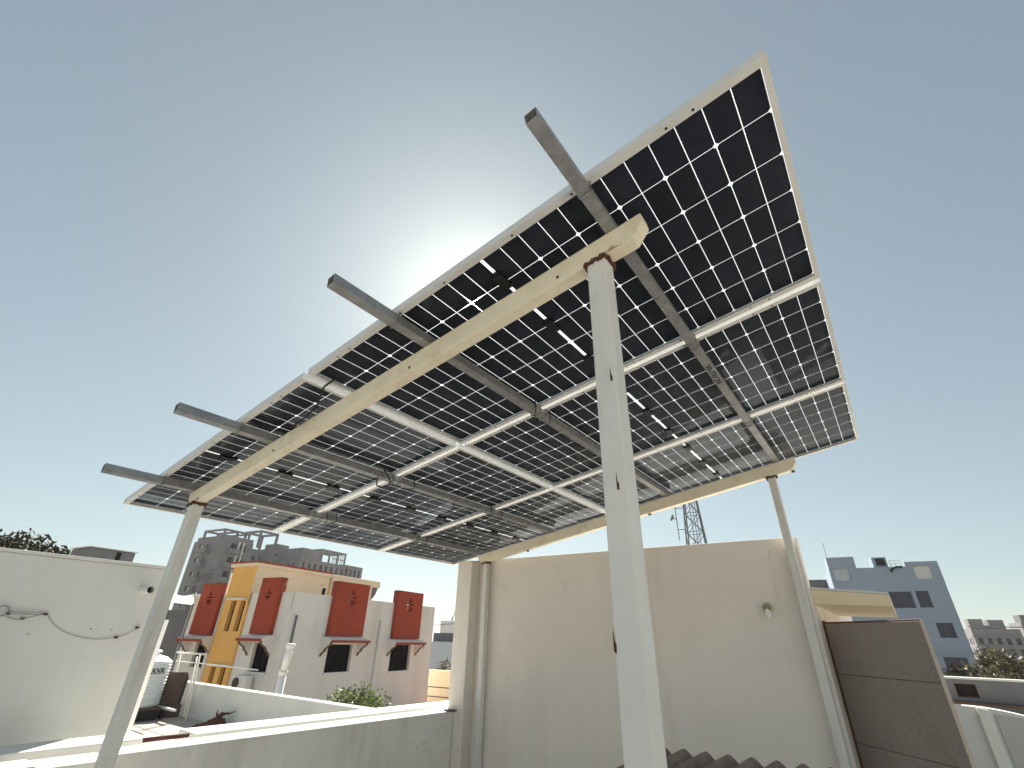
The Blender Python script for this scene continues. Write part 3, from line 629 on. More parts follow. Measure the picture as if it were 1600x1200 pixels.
# gnarled root lying on the terrace
GR = empty('driftwood_root', 'gnarled red-brown root with pointed branches lying before the low white wall', 'root', loc=(-10.15, 4.86, 0)); GR.scale = (0.6, 0.6, 0.6)
def limb(pts, rr, nm='branch', sd=1):
    rnd = random.Random(sd); P_, Q_ = [], []
    for i in range(len(pts)-1):
        for k in range(4):
            t = k/4; P_.append(Vector(pts[i]).lerp(Vector(pts[i+1]), t)+Vector((rnd.gauss(0, 1), rnd.gauss(0, 1), rnd.gauss(0, 1)))*0.012); Q_.append((rr[i]*(1-t)+rr[i+1]*t)*rnd.uniform(0.78, 1.2))
    P_.append(Vector(pts[-1])); Q_.append(rr[-1]); MB().tube(P_, Q_, 9).build(nm, M_WOOD, GR)
limb([(-0.62, -0.42, 0.02), (-0.40, -0.25, 0.07), (-0.12, -0.08, 0.13), (0.15, 0.08, 0.20), (0.32, 0.20, 0.19)], [0.015, 0.05, 0.10, 0.15, 0.11], 'trunk', 2)
limb([(0.10, 0.05, 0.22), (0.17, 0.12, 0.38), (0.24, 0.18, 0.43), (0.40, 0.30, 0.44), (0.55, 0.44, 0.48)], [0.11, 0.08, 0.045, 0.028, 0.008], 'branch', 3)
limb([(0.12, 0.05, 0.3), (0.08, 0.02, 0.42), (0.07, 0.01, 0.55)], [0.06, 0.03, 0.008], 'branch', 4)
limb([(0.22, 0.15, 0.2), (0.28, 0.12, 0.08), (0.30, 0.10, 0.0)], [0.09, 0.06, 0.06], 'branch', 5)
limb([(0.30, 0.18, 0.2), (0.42, 0.26, 0.10), (0.46, 0.30, 0.0)], [0.07, 0.04, 0.03], 'branch', 6)
limb([(-0.1, -0.08, 0.12), (-0.2, -0.24, 0.06), (-0.4, -0.46, 0.015)], [0.06, 0.04, 0.01], 'branch', 7)
# thin washing-line frame of pale rods behind the tank
RF = empty('rod_frame', 'thin pale rod frame standing behind the water tank', 'frame', loc=(-12.6, 4.88, 0))
for a, b in (((0, 0, 0), (-0.3, 0, 1.28)), ((1.0, 0.04, 0.0), (0.72, 0.04, 1.28)), ((0.9, 0.02, 0.05), (0.64, 0.02, 1.24))): MB().tube([a, b], 0.022, 8).build('rod', M_CLOTH, RF, True)
MB().tube([(-0.5, -0.01, 1.29), (1.1, -0.01, 1.30)], 0.020, 8).build('rod', M_CLOTH, RF, True)
MB().tube([(-0.5, 0.02, 1.10), (3.6, 0.06, 1.10)], 0.012, 6).build('rod', M_CLOTH, RF, True)

# ------------------------------------------------------------------ orange, red and white house
HC = polar(-60.16, 24); HC.z = 0
GZ = -7.2
HR = frame_at(HC, -10); HLl = 7.15
HL = frame_at(HC+uv(-100)*HLl, 80)
H = empty('house', 'white two-storey house with an orange stair tower and four red window panels', 'house', Matrix.Identity(4))
RT = 3.38
wr = [(2.47, 4.02, 0.27, 1.38), (6.86, 8.54, 0.17, 1.38)]
wl = [(HLl-1.80, HLl-0.70, 0.34, 1.40), (HLl-5.85, HLl-4.98, 0.34, 1.36)]
sl_ = [(HLl-4.03, HLl-3.67, 1.8, 3.05), (HLl-3.36, HLl-3.01, 1.8, 3.05), (HLl-4.12, HLl-3.80, -1.1, 0.42), (HLl-3.45, HLl-3.12, -1.1, 0.42)]
LR = 10.5
OX0, OX1 = HLl-4.55, HLl-2.84
NOT = [(2.62, 3.85, 2.76, RT), (7.12, 8.45, 2.76, RT)]
facade(LR, GZ, RT, wr+NOT, 0.15, None, HR).build('wall', M_HWHITE, H)
facade(OX0, GZ, RT, [wl[1]], 0.22, None, HL).build('wall', M_HWHITE, H)
m2 = HL @ Matrix.Translation((OX1, 0, 0)); facade(HLl-OX1, GZ, RT, [(wl[0][0]-OX1, wl[0][1]-OX1, wl[0][2], wl[0][3])], 0.22, None, m2).build('wall', M_HWHITE, H)
mo = HL @ Matrix.Translation((OX0, -0.10, 0)); OT = 4.52
facade(OX1-OX0, GZ, OT, [(a-OX0, b-OX0, c, d) for a, b, c, d in sl_], 0.3, None, mo).build('stair_tower', M_ORANGE, H)
o2 = MB(); w_ = OX1-OX0
o2.add([mo @ Vector(p) for p in ((w_, 0, GZ), (w_, 0.098, GZ), (w_, 0.098, RT), (w_, 0, RT))], [(0, 1, 2, 3)])
o2.add([mo @ Vector(p) for p in ((0, 0, GZ), (0, 0.098, GZ), (0, 0.098, RT), (0, 0, RT))], [(0, 3, 2, 1)]); o2.build('stair_tower', M_ORANGE, H)
o3 = MB(); o3.box((0.0, 0.0005, RT-1.0), (w_, 4.5, OT-0.001), mo)
o3.v = o3.v; oc = MB()
oc.add([mo @ Vector(p) for p in ((w_, 0, RT-0.5), (w_, 4.5, RT-0.5), (w_, 4.5, OT), (w_, 0, OT))], [(0, 1, 2, 3)]); oc.build('tower_side', M_HCREAM, H)
MB().add([mo @ Vector(p) for p in ((0, 4.5, RT-0.5), (0, 4.5, OT), (w_, 4.5, OT), (w_, 4.5, RT-0.5))], [(0, 1, 2, 3)]).build('tower_side', M_HCREAM, H)
MB().add([mo @ Vector(p) for p in ((0, 0, RT-0.5), (0, 0, OT), (0, 4.5, OT), (0, 4.5, RT-0.5))], [(0, 1, 2, 3)]).build('tower_side', M_HCREAM, H)
rf = MB().box((-0.12, -0.12, OT+0.001), (w_+0.12, 4.62, OT+0.16), mo).build('tower_roof', M_HCREAM, H, bevel=0.02)
MB().box((-0.13, -0.13, OT+0.162), (w_+0.13, 4.63, OT+0.235), mo).build('roof_tile_edge', M_RED, rf)
# roof canopy with its column and arched end
cr = MB().box((w_-1.6, 4.64, 4.32), (w_+0.10, 8.5, 4.68), mo).build('roof_canopy', M_HCREAM, H, bevel=0.03)
MB().box((w_-0.30, 7.65, RT-0.4), (w_-0.02, 7.95, 4.319), mo).build('column', M_HCREAM, H)
MB().box((w_-0.30, 4.75, RT-0.4), (w_-0.02, 4.95, 4.319), mo).build('column', M_HCREAM, H)
arc = [(0, 7.952, 4.318), (0, 8.48, 4.318)]+[(0, 7.952+0.52*math.cos(t), 3.45+0.86*math.sin(t)) for t in [R_(80), R_(60), R_(40), R_(20), R_(0)]]
arc = [(0, 7.953, 4.318), (0, 8.48, 4.318), (0, 8.46, 4.2), (0, 8.36, 3.98), (0, 8.2, 3.78), (0, 8.03, 3.64), (0, 7.953, 3.60)]
MB().prism(arc, (w_-0.26, 0, 0), (w_-0.06, 0, 0), mo).build('arch_bracket', M_CONC, H)
# flat roof behind the parapet, inner parapet faces
rp_ = MB(); rp_.box((0.16, 0.16, RT-0.75), (LR-0.16, HLl-0.16, RT-0.7), HR @ Matrix.Identity(4)); rp_.build('flat_roof', M_CONC, H)
pr = MB()
for xa, xb in ((0, 2.62), (3.85, 7.12), (8.45, LR)): pr.box((xa, 0.001, RT-0.7), (xb, 0.15, RT-0.001), HR)
pr.build('parapet', M_HWHITE, H)
pr = MB(); pr.box((0, 0.001, RT-0.7), (OX0, 0.15, RT-0.001), HL); pr.box((OX1+0.001, 0.001, RT-0.7), (HLl-0.151, 0.15, RT-0.001), HL); pr.build('parapet', M_HWHITE, H)
bk = MB(); bk.add([HR @ Vector(p) for p in ((LR, 0, GZ), (LR, HLl, GZ), (LR, HLl, RT), (LR, 0, RT))], [(0, 1, 2, 3)]); bk.add([HR @ Vector(p) for p in ((0, HLl, GZ), (LR, HLl, GZ), (LR, HLl, RT), (0, HLl, RT))], [(0, 3, 2, 1)]); bk.build('wall', M_HWHITE, H)
for q in wr: window_part(H, HR, *q, 0.2, M_DARK, M_GRILL, (3, 2), 0.05)
for q in wl: window_part(H, HL, *q, 0.2, M_DARK, M_GRILL, (2, 2), 0.05)
for a, b, c, d in sl_: window_part(H, mo, a-OX0, b-OX0, c, d, 0.24, M_DARK, M_GRILL, (0, 3), 0.03)
for M__, q in ((HR, wr[0]), (HR, wr[1]), (HL, wl[0]), (HL, wl[1])):
    MB().box((q[0]-0.05, -0.04, q[2]-0.08), (q[1]+0.05, 0.0, q[2]-0.001), M__).build('window_sill', M_HWHITE, H)
# slim hoods over the slit windows
for z in (3.06, 0.43): MB().box((0.35, -0.16, z+0.02), (w_-0.10, -0.001, z+0.10), mo).build('slit_hood', M_HWHITE, H)
# red panels with a pierced emblem opening, sunshade and curved brackets
def red_panel(M__, a, b, z0, z1, pierced):
    Wd = b-a; Hh = z1-z0; cx = Wd/2; cz_ = Hh*0.70; r = min(Wd*0.16, 0.30)
    tri = [(cx-r*0.45, cz_+r*0.62), (cx+r*0.45, cz_+r*0.62), (cx+r*0.2, cz_+r*1.15), (cx, cz_+r*1.5), (cx-r*0.2, cz_+r*1.15)]
    mid = [(cx-r, cz_+r*0.12), (cx+r, cz_+r*0.12), (cx+r*0.9, cz_+r*0.38), (cx-r*0.9, cz_+r*0.38)]
    bowl = [(cx-r*0.9, cz_-r*0.15), (cx-r*0.75, cz_-r*0.6), (cx-r*0.35, cz_-r*0.95), (cx+r*0.35, cz_-r*0.95), (cx+r*0.75, cz_-r*0.6), (cx+r*0.9, cz_-r*0.15)]
    me = plate_with_holes([(0, 0), (Wd, 0), (Wd, Hh), (0, Hh)], [tri, mid, bowl], 0.36, M_RED, 'red_panel')
    # curve lies in xy, extruded along z: turn it up to stand in the facade
    T = M__ @ Matrix.Translation((a, -0.06, z0)) @ Matrix.Rotation(math.pi/2, 4, 'X')
    o = link('red_panel', me, H); o.matrix_world = T
    MB().box((-0.006, Hh+0.001, -0.186), (Wd+0.006, Hh+0.03, 0.186)).build('cap', M_RED, o).matrix_world = T
    # sunshade
    sh = MB(); e = 0.16
    prof = [(0, -0.245, z0-0.03), (0, -0.62, z0-0.16), (0, -0.62, z0-0.22), (0, -0.001, z0-0.22), (0, -0.001, z0-0.03)]
    sh.prism(prof, (a-e, 0, 0), (b+e, 0, 0), M__); s_o = sh.build('sunshade', M_HWHITE, H)
    MB().box((a-e-0.01, -0.66, z0-0.26), (b+e+0.01, -0.621, z0-0.155), M__).build('fascia', M_RED, s_o)
    br = [(0, -0.001, z0-0.222), (0, -0.56, z0-0.222), (0, -0.53, z0-0.34), (0, -0.36, z0-0.43), (0, -0.25, z0-0.50), (0, -0.20, z0-0.60), (0, -0.09, z0-0.66), (0, -0.001, z0-0.80)]
    for xx in (a-e+0.02, b+e-0.16):
        MB().prism(br, (xx, 0, 0), (xx+0.14, 0, 0), M__).build('bracket', M_HWHITE, s_o)
        MB().prism([(p[0], p[1]-0.012 if p[1] < -0.01 else p[1], p[2]-0.012) for p in br[1:]]+[(p[0], p[1]-0.0005, p[2]) for p in reversed(br[1:])], (xx-0.004, 0, 0), (xx+0.144, 0, 0), M__).build('bracket_edge', M_DOORFR, s_o)
red_panel(HR, 2.14, 4.32, 1.72, 4.0, True)
red_panel(HR, 6.66, 8.90, 1.66, 3.98, True)
red_panel(HL, HLl-2.05, HLl-0.80, 1.72, 3.94, False)
red_panel(HL, HLl-6.30, HLl-4.75, 1.62, 3.80, False)
# drain pipes on the facade
for M__, x in ((HR, 0.30), (HL, OX0-0.12), (HR, 5.7)):
    MB().tube([M__ @ Vector((x, -0.06, GZ)), M__ @ Vector((x, -0.06, RT-0.9 if M__ is HR else RT+0.9))], 0.045, 8).build('drain_pipe', M_HWHITE if x != 0.30 else M_CONC, H, True)
MB().tube([mo @ Vector((w_+0.05, 1.2, 4.05)), mo @ Vector((w_+0.35, 1.2, 4.03))], 0.035, 8).build('spout', M_HCREAM, H)
MB().tube([mo @ Vector((w_+0.05, 3.9, 4.05)), mo @ Vector((w_+0.35, 3.9, 4.03))], 0.035, 8).build('spout', M_HCREAM, H)
MB().box((w_+0.002, 4.15, RT-0.4), (w_+0.02, 4.35, 3.95), mo).build('roof_door_shade', M_DARK, H)  # near-black sheet on the wall paints the shade inside a roof doorway
# air-conditioner unit on the house's left face
ac = HL @ Matrix.Translation((HLl-2.05, -0.42, -0.33)); AC = empty('ac_unit', 'white air-conditioner unit low on the side wall of the orange and white house', 'air conditioner', ac)
MB().box((0, 0, 0), (0.85, 0.30, 0.55)).build('body', M_PVC, AC, bevel=0.02)
rg = MB(); rg.lathe([(0.2, 0), (0.2, 0.02), (0.16, 0.025)], k=24); o = rg.build('fan_grille', M_BROWN, AC); o.matrix_local = Matrix.Translation((0.24, -0.002, 0.28)) @ RX
MB().box((0.1, 0.05, -0.08), (0.16, 0.421, -0.001)).build('bracket', M_GALV, AC); MB().box((0.69, 0.05, -0.08), (0.75, 0.421, -0.001)).build('bracket', M_GALV, AC)
# white vent pipe standing before the house
vp = polar(-59.6, 15.3); vp0 = Vector((vp.x, vp.y, -7.19))
VP = empty('vent_pipe', 'white plastic vent pipe rising above the low wall before the house corner', 'pipe', loc=vp0)
MB().tube([(0, 0, 0), (0, 0, 8.06)], 0.095, 14).build('pipe', M_PVC, VP, True); MB().tube([(0, 0, 8.03), (0, 0, 8.12)], 0.11, 14).build('collar', M_PVC, VP, True); MB().tube([(0.012, 0, 8.1), (0.05, 0, 8.66)], 0.09, 14).build('pipe', M_PVC, VP, True); MB().tube([(0.05, 0, 8.63), (0.055, 0, 8.74)], 0.115, 14).build('cowl', M_PVC, VP, True)

# green shrub behind the low wall: its crown rises from the ground below
def tree(name, label, az, D, ztop, zmid, rad, n, size, m, seed, clumps=16, group=None, trunk=True, droop=0.0, cat='tree', base=GZ):
    b = polar(az, D, base); T = empty(name, label, cat, loc=b, group=group)
    c = Vector((0, 0, zmid-base)); rnd = random.Random(seed)
    foliage('crown', c, rad, n, size, m, seed, clumps, T, droop)
    if trunk:
        tb = MB(); hgt = zmid-base
        tb.tube([(0, 0, 0), (0.05, 0.03, hgt*0.45), (0, 0.05, hgt*0.8), (0.02, 0.02, hgt)], [hgt*0.022+0.05, hgt*0.017+0.04, hgt*0.012+0.03, 0.03], 8)
        for i in range(7):
            a = rnd.uniform(0, 6.28); e = Vector((math.cos(a)*rad[0]*0.7, math.sin(a)*rad[1]*0.7, hgt+rnd.uniform(-0.1, 0.7)*rad[2])); s0 = Vector((0, 0.03, hgt*rnd.uniform(0.55, 0.85)))
            tb.tube([s0, s0.lerp(e, 0.5)+Vector((0, 0, rad[2]*0.12)), e], [0.05, 0.035, 0.01], 6)
        tb.build('trunk', M_BARK, T, True)
    return T
tree('green_shrub', 'bright green leafy shrub poking above the low white wall before the house', -52.0, 12.0, 0.7, 0.22, (1.1, 0.6, 0.55), 4200, 0.075, L_GREEN, 11, 22, None, True, 0.0, 'shrub')
tree('green_shrub', 'small sparse green twigs left of the bright shrub behind the low wall', -54.9, 12.3, 0.5, 0.12, (0.22, 0.2, 0.32), 260, 0.08, L_GREEN, 12, 7, None, True, 0.0, 'shrub')
tree('dark_tree', 'dark drooping tree crown showing above the tall white neighbour wall', -84.3, 14.0, 3.5, 2.62, (1.9, 1.75, 0.78), 20000, 0.11, L_DARK, 21, 80, None, True, 0.8)

# ------------------------------------------------------------------ far buildings
def grid_windows(x0, x1, nx, z0, z1, nz, fw=0.5, fh=0.55, zoff=0.25, seed=0, drop=0.0):
    rnd = random.Random(seed); out = []; cx = (x1-x0)/nx; cz_ = (z1-z0)/nz
    for i in range(nx):
        for j in range(nz):
            if rnd.random() < drop: continue
            k = fw*rnd.uniform(0.8, 1.15)
            a = x0+cx*(i+0.5-k/2); out.append((a, a+cx*k, z0+cz_*(j+zoff), z0+cz_*(j+zoff+fh)))
    return out
def block(parent, M, W_, D_, z0, z1, front, side=None, m=M_CONC, pane=M_FARPANE, left=None, dep=0.3, frame=None, bars=(0, 0), fw=0.06, roof=True, holes=()):
    """one rectangular mass: front facade with openings, optional openings on the left side, closed back, right side and roof"""
    mb = facade(W_, z0, z1, list(front)+list(holes), dep, None, M)
    ML = M @ Matrix.Translation((0, D_, 0)) @ Matrix.Rotation(-math.pi/2, 4, 'Z')
    facade(D_, z0, z1, left or [], dep, mb, ML)
    T = lambda *p: M @ Vector(p)
    mb.add([T(W_, 0, z0), T(W_, D_, z0), T(W_, D_, z1), T(W_, 0, z1)], [(0, 1, 2, 3)]); mb.add([T(0, D_, z0), T(W_, D_, z0), T(W_, D_, z1), T(0, D_, z1)], [(0, 3, 2, 1)])
    if roof: mb.add([T(0, 0, z1), T(W_, 0, z1), T(W_, D_, z1), T(0, D_, z1)], [(0, 1, 2, 3)])
    o = mb.build('wall', m, parent)
    for q in front: window_part(parent, M, *q, dep, pane, frame, bars, fw)
    for q in (left or []): window_part(parent, ML, *q, dep, pane, frame, bars, fw)
    return o
def pergola(parent, M, x0, x1, y0, y1, z0, z1, t=0.35, nx=2, ny=2):
    mb = MB()
    for i in range(nx):
        for j in range(ny):
            x = x0+(x1-x0)*i/(nx-1); y = y0+(y1-y0)*j/(ny-1); mb.box((x-t/2, y-t/2, z0), (x+t/2, y+t/2, z1), M)
    for j in range(ny):
        y = y0+(y1-y0)*j/(ny-1); mb.box((x0-t/2, y-t/2+0.003, z1+0.001), (x1+t/2, y+t/2-0.003, z1+t), M)
    for i in range(nx):
        x = x0+(x1-x0)*i/(nx-1); mb.box((x-t/2+0.003, y0+t/2, z1+0.004), (x+t/2-0.003, y1-t/2, z1+t-0.004), M)
    return mb.build('roof_frame', M_CONC, parent)
def balcony(parent, M, a, b, z, depth=1.2, h=0.9, m=M_CONC):
    mb = MB(); mb.box((a, -depth, z-0.18), (b, -0.002, z), M); mb.box((a+0.02, -depth+0.02, z+0.001), (b-0.02, -depth+0.14, z+h), M); mb.box((a+0.02, -depth+0.141, z+0.001), (a+0.14, -0.002, z+h), M); mb.box((b-0.14, -depth+0.141, z+0.001), (b-0.02, -0.002, z+h), M)
    return mb.build('balcony', m, parent)
# grey apartment block behind the house (left)
A = empty('apartment_block', 'unfinished grey concrete apartment block rising behind the left red panel of the house', 'apartment block', Matrix.Identity(4), 'grey apartment blocks behind the house')
PA = polar(-67.9, 130); MA = frame_at(PA, -10); top = 20.6
fl_h = 3.05
fr_ = []; lf_ = []
for k in range(9):
    z = GZ+0.4+k*fl_h
    fr_ += [(1.7, 3.2, z+0.2, z+2.4), (3.9, 4.5, z+0.5, z+2.4), (5.0, 5.7, z+0.8, z+2.2)]
    lf_ += [(2.2, 3.6, z+0.3, z+2.3), (5.2, 6.0, z+0.9, z+2.2)]
block(A, MA, 7.3, 11.8, GZ, top, fr_, None, M_CONC, M_DARK, lf_, 0.5)
for k in range(9):
    z = GZ+0.4+k*fl_h
    balcony(A, MA, 0.9, 3.6, z+0.18, 1.1, 0.85)
    for a_, b_ in ((4.62, 4.9), (3.45, 3.75)): MB().box((a_, -0.25, z), (b_, -0.002, z+2.9), MA).build('fin', M_LWALL, A)
MAL = MA @ Matrix.Translation((0, 11.8, 0)) @ Matrix.Rotation(-math.pi/2, 4, 'Z')
for k in range(9):
    z = GZ+0.4+k*fl_h; balcony(A, MAL, 4.2, 7.2, z+0.18, 1.3, 0.8); MB().box((3.75, -0.3, z), (4.0, -0.002, z+2.0), MAL).build('fin', M_LWALL, A)
# dark sheet painting the shade of an open bay between slab edges, left side
MB().box((7.6, -0.9, 8.6), (11.6, -0.003, 9.0), MAL).build('slab_edge', M_CONC, A); MB().box((7.6, -0.9, 13.2), (11.6, -0.003, 13.5), MAL).build('slab_edge', M_CONC, A)
MB().box((7.9, -0.04, 9.05), (11.4, -0.003, 13.1), MAL).build('bay_shade_sheet', M_CONCD, A)
# recessed link and wing
MW = MA @ Matrix.Translation((7.31, 2.6, 0)); block(A, MW, 5.4, 8, GZ, top-0.6, grid_windows(0, 5.4, 3, GZ+0.5, top-1.2, 8, 0.4, 0.5, 0.2, 5), None, M_CONC, M_DARK, None, 0.4)
MW2 = MA @ Matrix.Translation((12.72, -0.4, 0)); block(A, MW2, 7.2, 10, GZ, top-0.2, grid_windows(0.4, 6.8, 4, GZ+0.5, top-0.6, 9, 0.42, 0.62, 0.15, 6), None, M_CONC, M_DARK, grid_windows(1, 6, 2, GZ+0.5, top-0.6, 9, 0.3, 0.4, 0.3, 7), 0.4)
pergola(A, MA, 0.2, 6.6, 1.5, 9, top+0.001, top+2.1, 0.42, 3, 2); pergola(A, MA, 8.6, 13.4, 0.2, 6, top-0.599, top+3.1, 0.5, 2, 2)
for k in range(9):
    z = GZ+0.4+k*fl_h
    for a_, b_ in ((13.4, 14.9), (16.2, 17.7)): balcony(A, MA @ Matrix.Translation((0, -0.4, 0)), a_, b_, z+0.18, 0.9, 0.8)
    for a_ in (15.2, 15.75, 18.6): MB().box((a_, -0.62, z), (a_+0.22, -0.402, z+2.9), MA).build('fin', M_LWALL, A)
MB().box((14.2, 0.6, top-0.199), (18.0, 5, top+1.3), MA).build('stair_head', M_CONC, A)
MB().box((0.1, 0.1, top+0.001), (7.2, 0.35, top+0.9), MA).build('roof_parapet', M_CONC, A); MB().box((0.1, 0.351, top+0.001), (0.35, 11.0, top+0.9), MA).build('roof_parapet', M_CONC, A)
MB().box((2.6, 4, top+0.001), (4.6, 7, top+1.7), MA).build('stair_head', M_CONC, A)
for x, y in ((7.0, 3), (8.2, 4.4)): MB().lathe([(0.7, 0), (0.7, 1.1), (0.5, 1.35), (0.2, 1.45)], tuple(MA @ Vector((x, y+1, top-0.59 if x > 7.3 else top+0.001))), 14).build('roof_tank', M_CONCD, A, True)
# second block to its right
B = empty('apartment_block', 'grey concrete apartment block with open rooftop frames behind the cream tower roof', 'apartment block', Matrix.Identity(4), 'grey apartment blocks behind the house')
PB = polar(-60.4, 132); MBm = frame_at(PB, -10)
block(B, MBm, 15.3, 11, GZ, 18.2, grid_windows(0.3, 15, 8, GZ+0.2, 18.0, 8, 0.42, 0.62, 0.16, 9), None, M_CONC, M_DARK, grid_windows(1, 10, 4, GZ+0.2, 18, 8, 0.35, 0.5, 0.2, 10), 0.5)
MB().box((0.0, 0.0, 18.202), (6.1, 8, 20.6), MBm).build('stair_head', M_CONC, B)
pergola(B, MBm, 6.6, 15.0, 0.6, 6.6, 18.202, 21.0, 0.36, 4, 3)
mm = MB()
for i in range(7): x = 10.6+i*0.7; mm.box((x-0.09, 0.5, 18.203), (x+0.09, 0.62, 20.9), MBm)
mm.box((10.4, 0.48, 19.4), (15.0, 0.64, 19.58), MBm); mm.build('railing', M_CONC, B)
MW3 = MBm @ Matrix.Translation((15.31, 0.8, 0)); block(B, MW3, 7.3, 10, GZ, 18.6, grid_windows(0.4, 6.9, 4, GZ+0.3, 18.4, 8, 0.45, 0.62, 0.15, 12), None, M_CONC, M_DARK, None, 0.4)
# lower dark building under the shade sail
C = empty('dark_low_building', 'dark grey low building under the white shade sail left of the house', 'building', Matrix.Identity(4))
MC = frame_at(polar(-74.0, 50), 80); block(C, MC, 6.0, 6, GZ, 3.05, [(0.6, 1.6, 1.2, 2.3), (3.4, 4.3, 0.5, 1.4), (1.2, 2.4, -0.2, 0.5), (4.2, 4.8, 1.9, 2.5)], None, M_CONCD, M_DARK, None, 0.3, M_LWALL, (1, 0), 0.05)
MB().box((2.9, -0.12, 0.25), (5.2, -0.002, 1.75), MC).build('brick_patch', mat('brick_red', (0.22, 0.12, 0.10), 0.9, 0.2, 3), C); MB().box((0, -0.35, -0.3), (6.0, -0.002, -0.12), MC).build('ledge', M_CONC, C)
# shade sail
SA = MB(); nU, nV = 10, 5
cA, cB, cC, cD = polar(-71.6, 30, 3.75), polar(-69.0, 30, 3.42), polar(-68.9, 28.5, 2.85), polar(-71.7, 28.5, 2.95)
vs = []
for i in range(nU+1):
    for j in range(nV+1):
        a, b = i/nU, j/nV; p = cA.lerp(cB, a).lerp(cD.lerp(cC, a), b); p.z -= 0.28*math.sin(math.pi*a)*(1-b)+0.03*math.sin(math.pi*b); vs.append(p)
vs2 = [v+Vector((0, 0, -0.012)) for v in vs]; q = nV+1; nn = len(vs)
fs = [(i*q+j, (i+1)*q+j, (i+1)*q+j+1, i*q+j+1) for i in range(nU) for j in range(nV)]
SAIL = empty('shade_sail', 'white cloth shade sail stretched beside the house above the dark low building', 'shade sail', Matrix.Identity(4))
SA.add(vs+vs2, fs+[tuple(nn+k for k in reversed(f)) for f in fs]); SA.build('cloth', M_CLOTH, SAIL, True)
for c_ in (cA, cB, cC, cD): MB().tube([(c_.x, c_.y, GZ), (c_.x, c_.y, c_.z+0.05)], 0.04, 8).build('mast', M_GALV, SAIL, True)
# small roof-top house on the skyline, left
Dm = empty('rooftop_house', 'small grey rooftop house with a dark door on the skyline above the neighbour wall', 'house', Matrix.Identity(4))
MD = frame_at(polar(-78.2, 45), -10)
block(Dm, MD, 3.15, 3, GZ, 5.6, [], None, M_CONC, M_DARK)
MB().box((0.15, 0.1, 5.95), (3.1, 2.8, 6.78), MD).build('storey', M_CONC, Dm, bevel=0.12); MB().box((1.85, 0.07, 6.05), (2.15, 0.099, 6.66), MD).build('door', M_DARK, Dm)
for x in (0.15, 0.62, 1.0, 1.5, 2.1, 2.85): MB().box((x, 0.2, 5.602), (x+0.2, 0.4, 5.949), MD).build('pillar', M_CONC, Dm)
MB().box((0.1, 0.05, 6.785), (3.2, 2.9, 6.84), MD).build('roof', M_LWALL, Dm)
MB().box((3.16, 0.2, GZ), (5.1, 2.0, 5.62), MD).build('annex', M_CONC, Dm)
for i in range(5): MB().tube([MD @ Vector((3.3+i*0.4, 0.4, 5.621)), MD @ Vector((3.3+i*0.4, 0.4, 5.80+0.12*(i % 2)))], 0.05, 6).build('rebar', M_CONCD, Dm)
# telecom mast behind the stair room
T = empty('telecom_mast', 'grey steel lattice telecom mast with a small dish above the plaster wall', 'telecom mast', Matrix.Identity(4))
TP = polar(-16.0, 55); MT = frame_at(TP, 80); zb, zt_ = GZ, 17.8
def hw(z): return 0.55+(17.8-z)*0.055
for sx in (-1, 1):
    for sy in (-1, 1): MB().tube([MT @ Vector((sx*hw(zb), sy*hw(zb), zb)), MT @ Vector((sx*hw(zt_), sy*hw(zt_), zt_))], 0.075, 6).build('leg', M_TOWER, T)
lv = [8.0, 10.2, 12.3, 14.3, 16.2, 17.7]
for i, z in enumerate(lv):
    h = hw(z)
    for a, b in (((-h, -h), (h, -h)), ((h, -h), (h, h)), ((h, h), (-h, h)), ((-h, h), (-h, -h))): MB().tube([MT @ Vector((*a, z)), MT @ Vector((*b, z))], 0.035, 5).build('strut', M_TOWER, T)
    if i < len(lv)-1:
        z2 = lv[i+1]; h2 = hw(z2)
        for a, b in (((-h, -h), (h2, -h2)), ((h, -h), (-h2, -h2)), ((h, h), (-h2, h2)), ((-h, h), (h2, h2)), ((h, -h), (h2, h2)), ((-h, h), (-h2, -h2))): MB().tube([MT @ Vector((*a, z)), MT @ Vector((*b, z2))], 0.035, 5).build('brace', M_TOWER, T)
for x in (-0.15, 0.15, 0.42): MB().tube([MT @ Vector((x, -0.1, zb)), MT @ Vector((x, -0.1, 16.8))], 0.045, 5).build('ladder_rail', M_TOWER, T)
pl = MT @ Vector((-1.62, -0.7, 0)); MB().tube([(pl.x, pl.y, 11.5), (pl.x, pl.y, 17.6)], 0.045, 6).build('antenna_pole', M_TOWER, T)
MB().tube([(pl.x, pl.y, 12.6), MT @ Vector((-0.9, -0.7, 12.6))], 0.04, 6).build('arm', M_TOWER, T); MB().tube([(pl.x, pl.y, 14.9), MT @ Vector((-0.75, -0.7, 14.9))], 0.04, 6).build('arm', M_TOWER, T)
dsh = MB().lathe([(0.02, -0.14), (0.2, -0.1), (0.36, 0.0), (0.37, 0.06)], k=18).build('dish', M_CONC, T, True); dsh.matrix_world = MT @ Matrix.Translation((-2.05, -0.75, 13.9)) @ Matrix.Rotation(R_(-65), 4, 'Y')
MB().tube([MT @ Vector((-2.0, -0.72, 13.9)), MT @ Vector((-1.62, -0.7, 13.7))], 0.05, 6).build('arm', M_TOWER, T)
MB().box((-0.35, -0.3, 16.9), (0.45, 0.3, 17.9), MT).build('platform', M_TOWER, T)
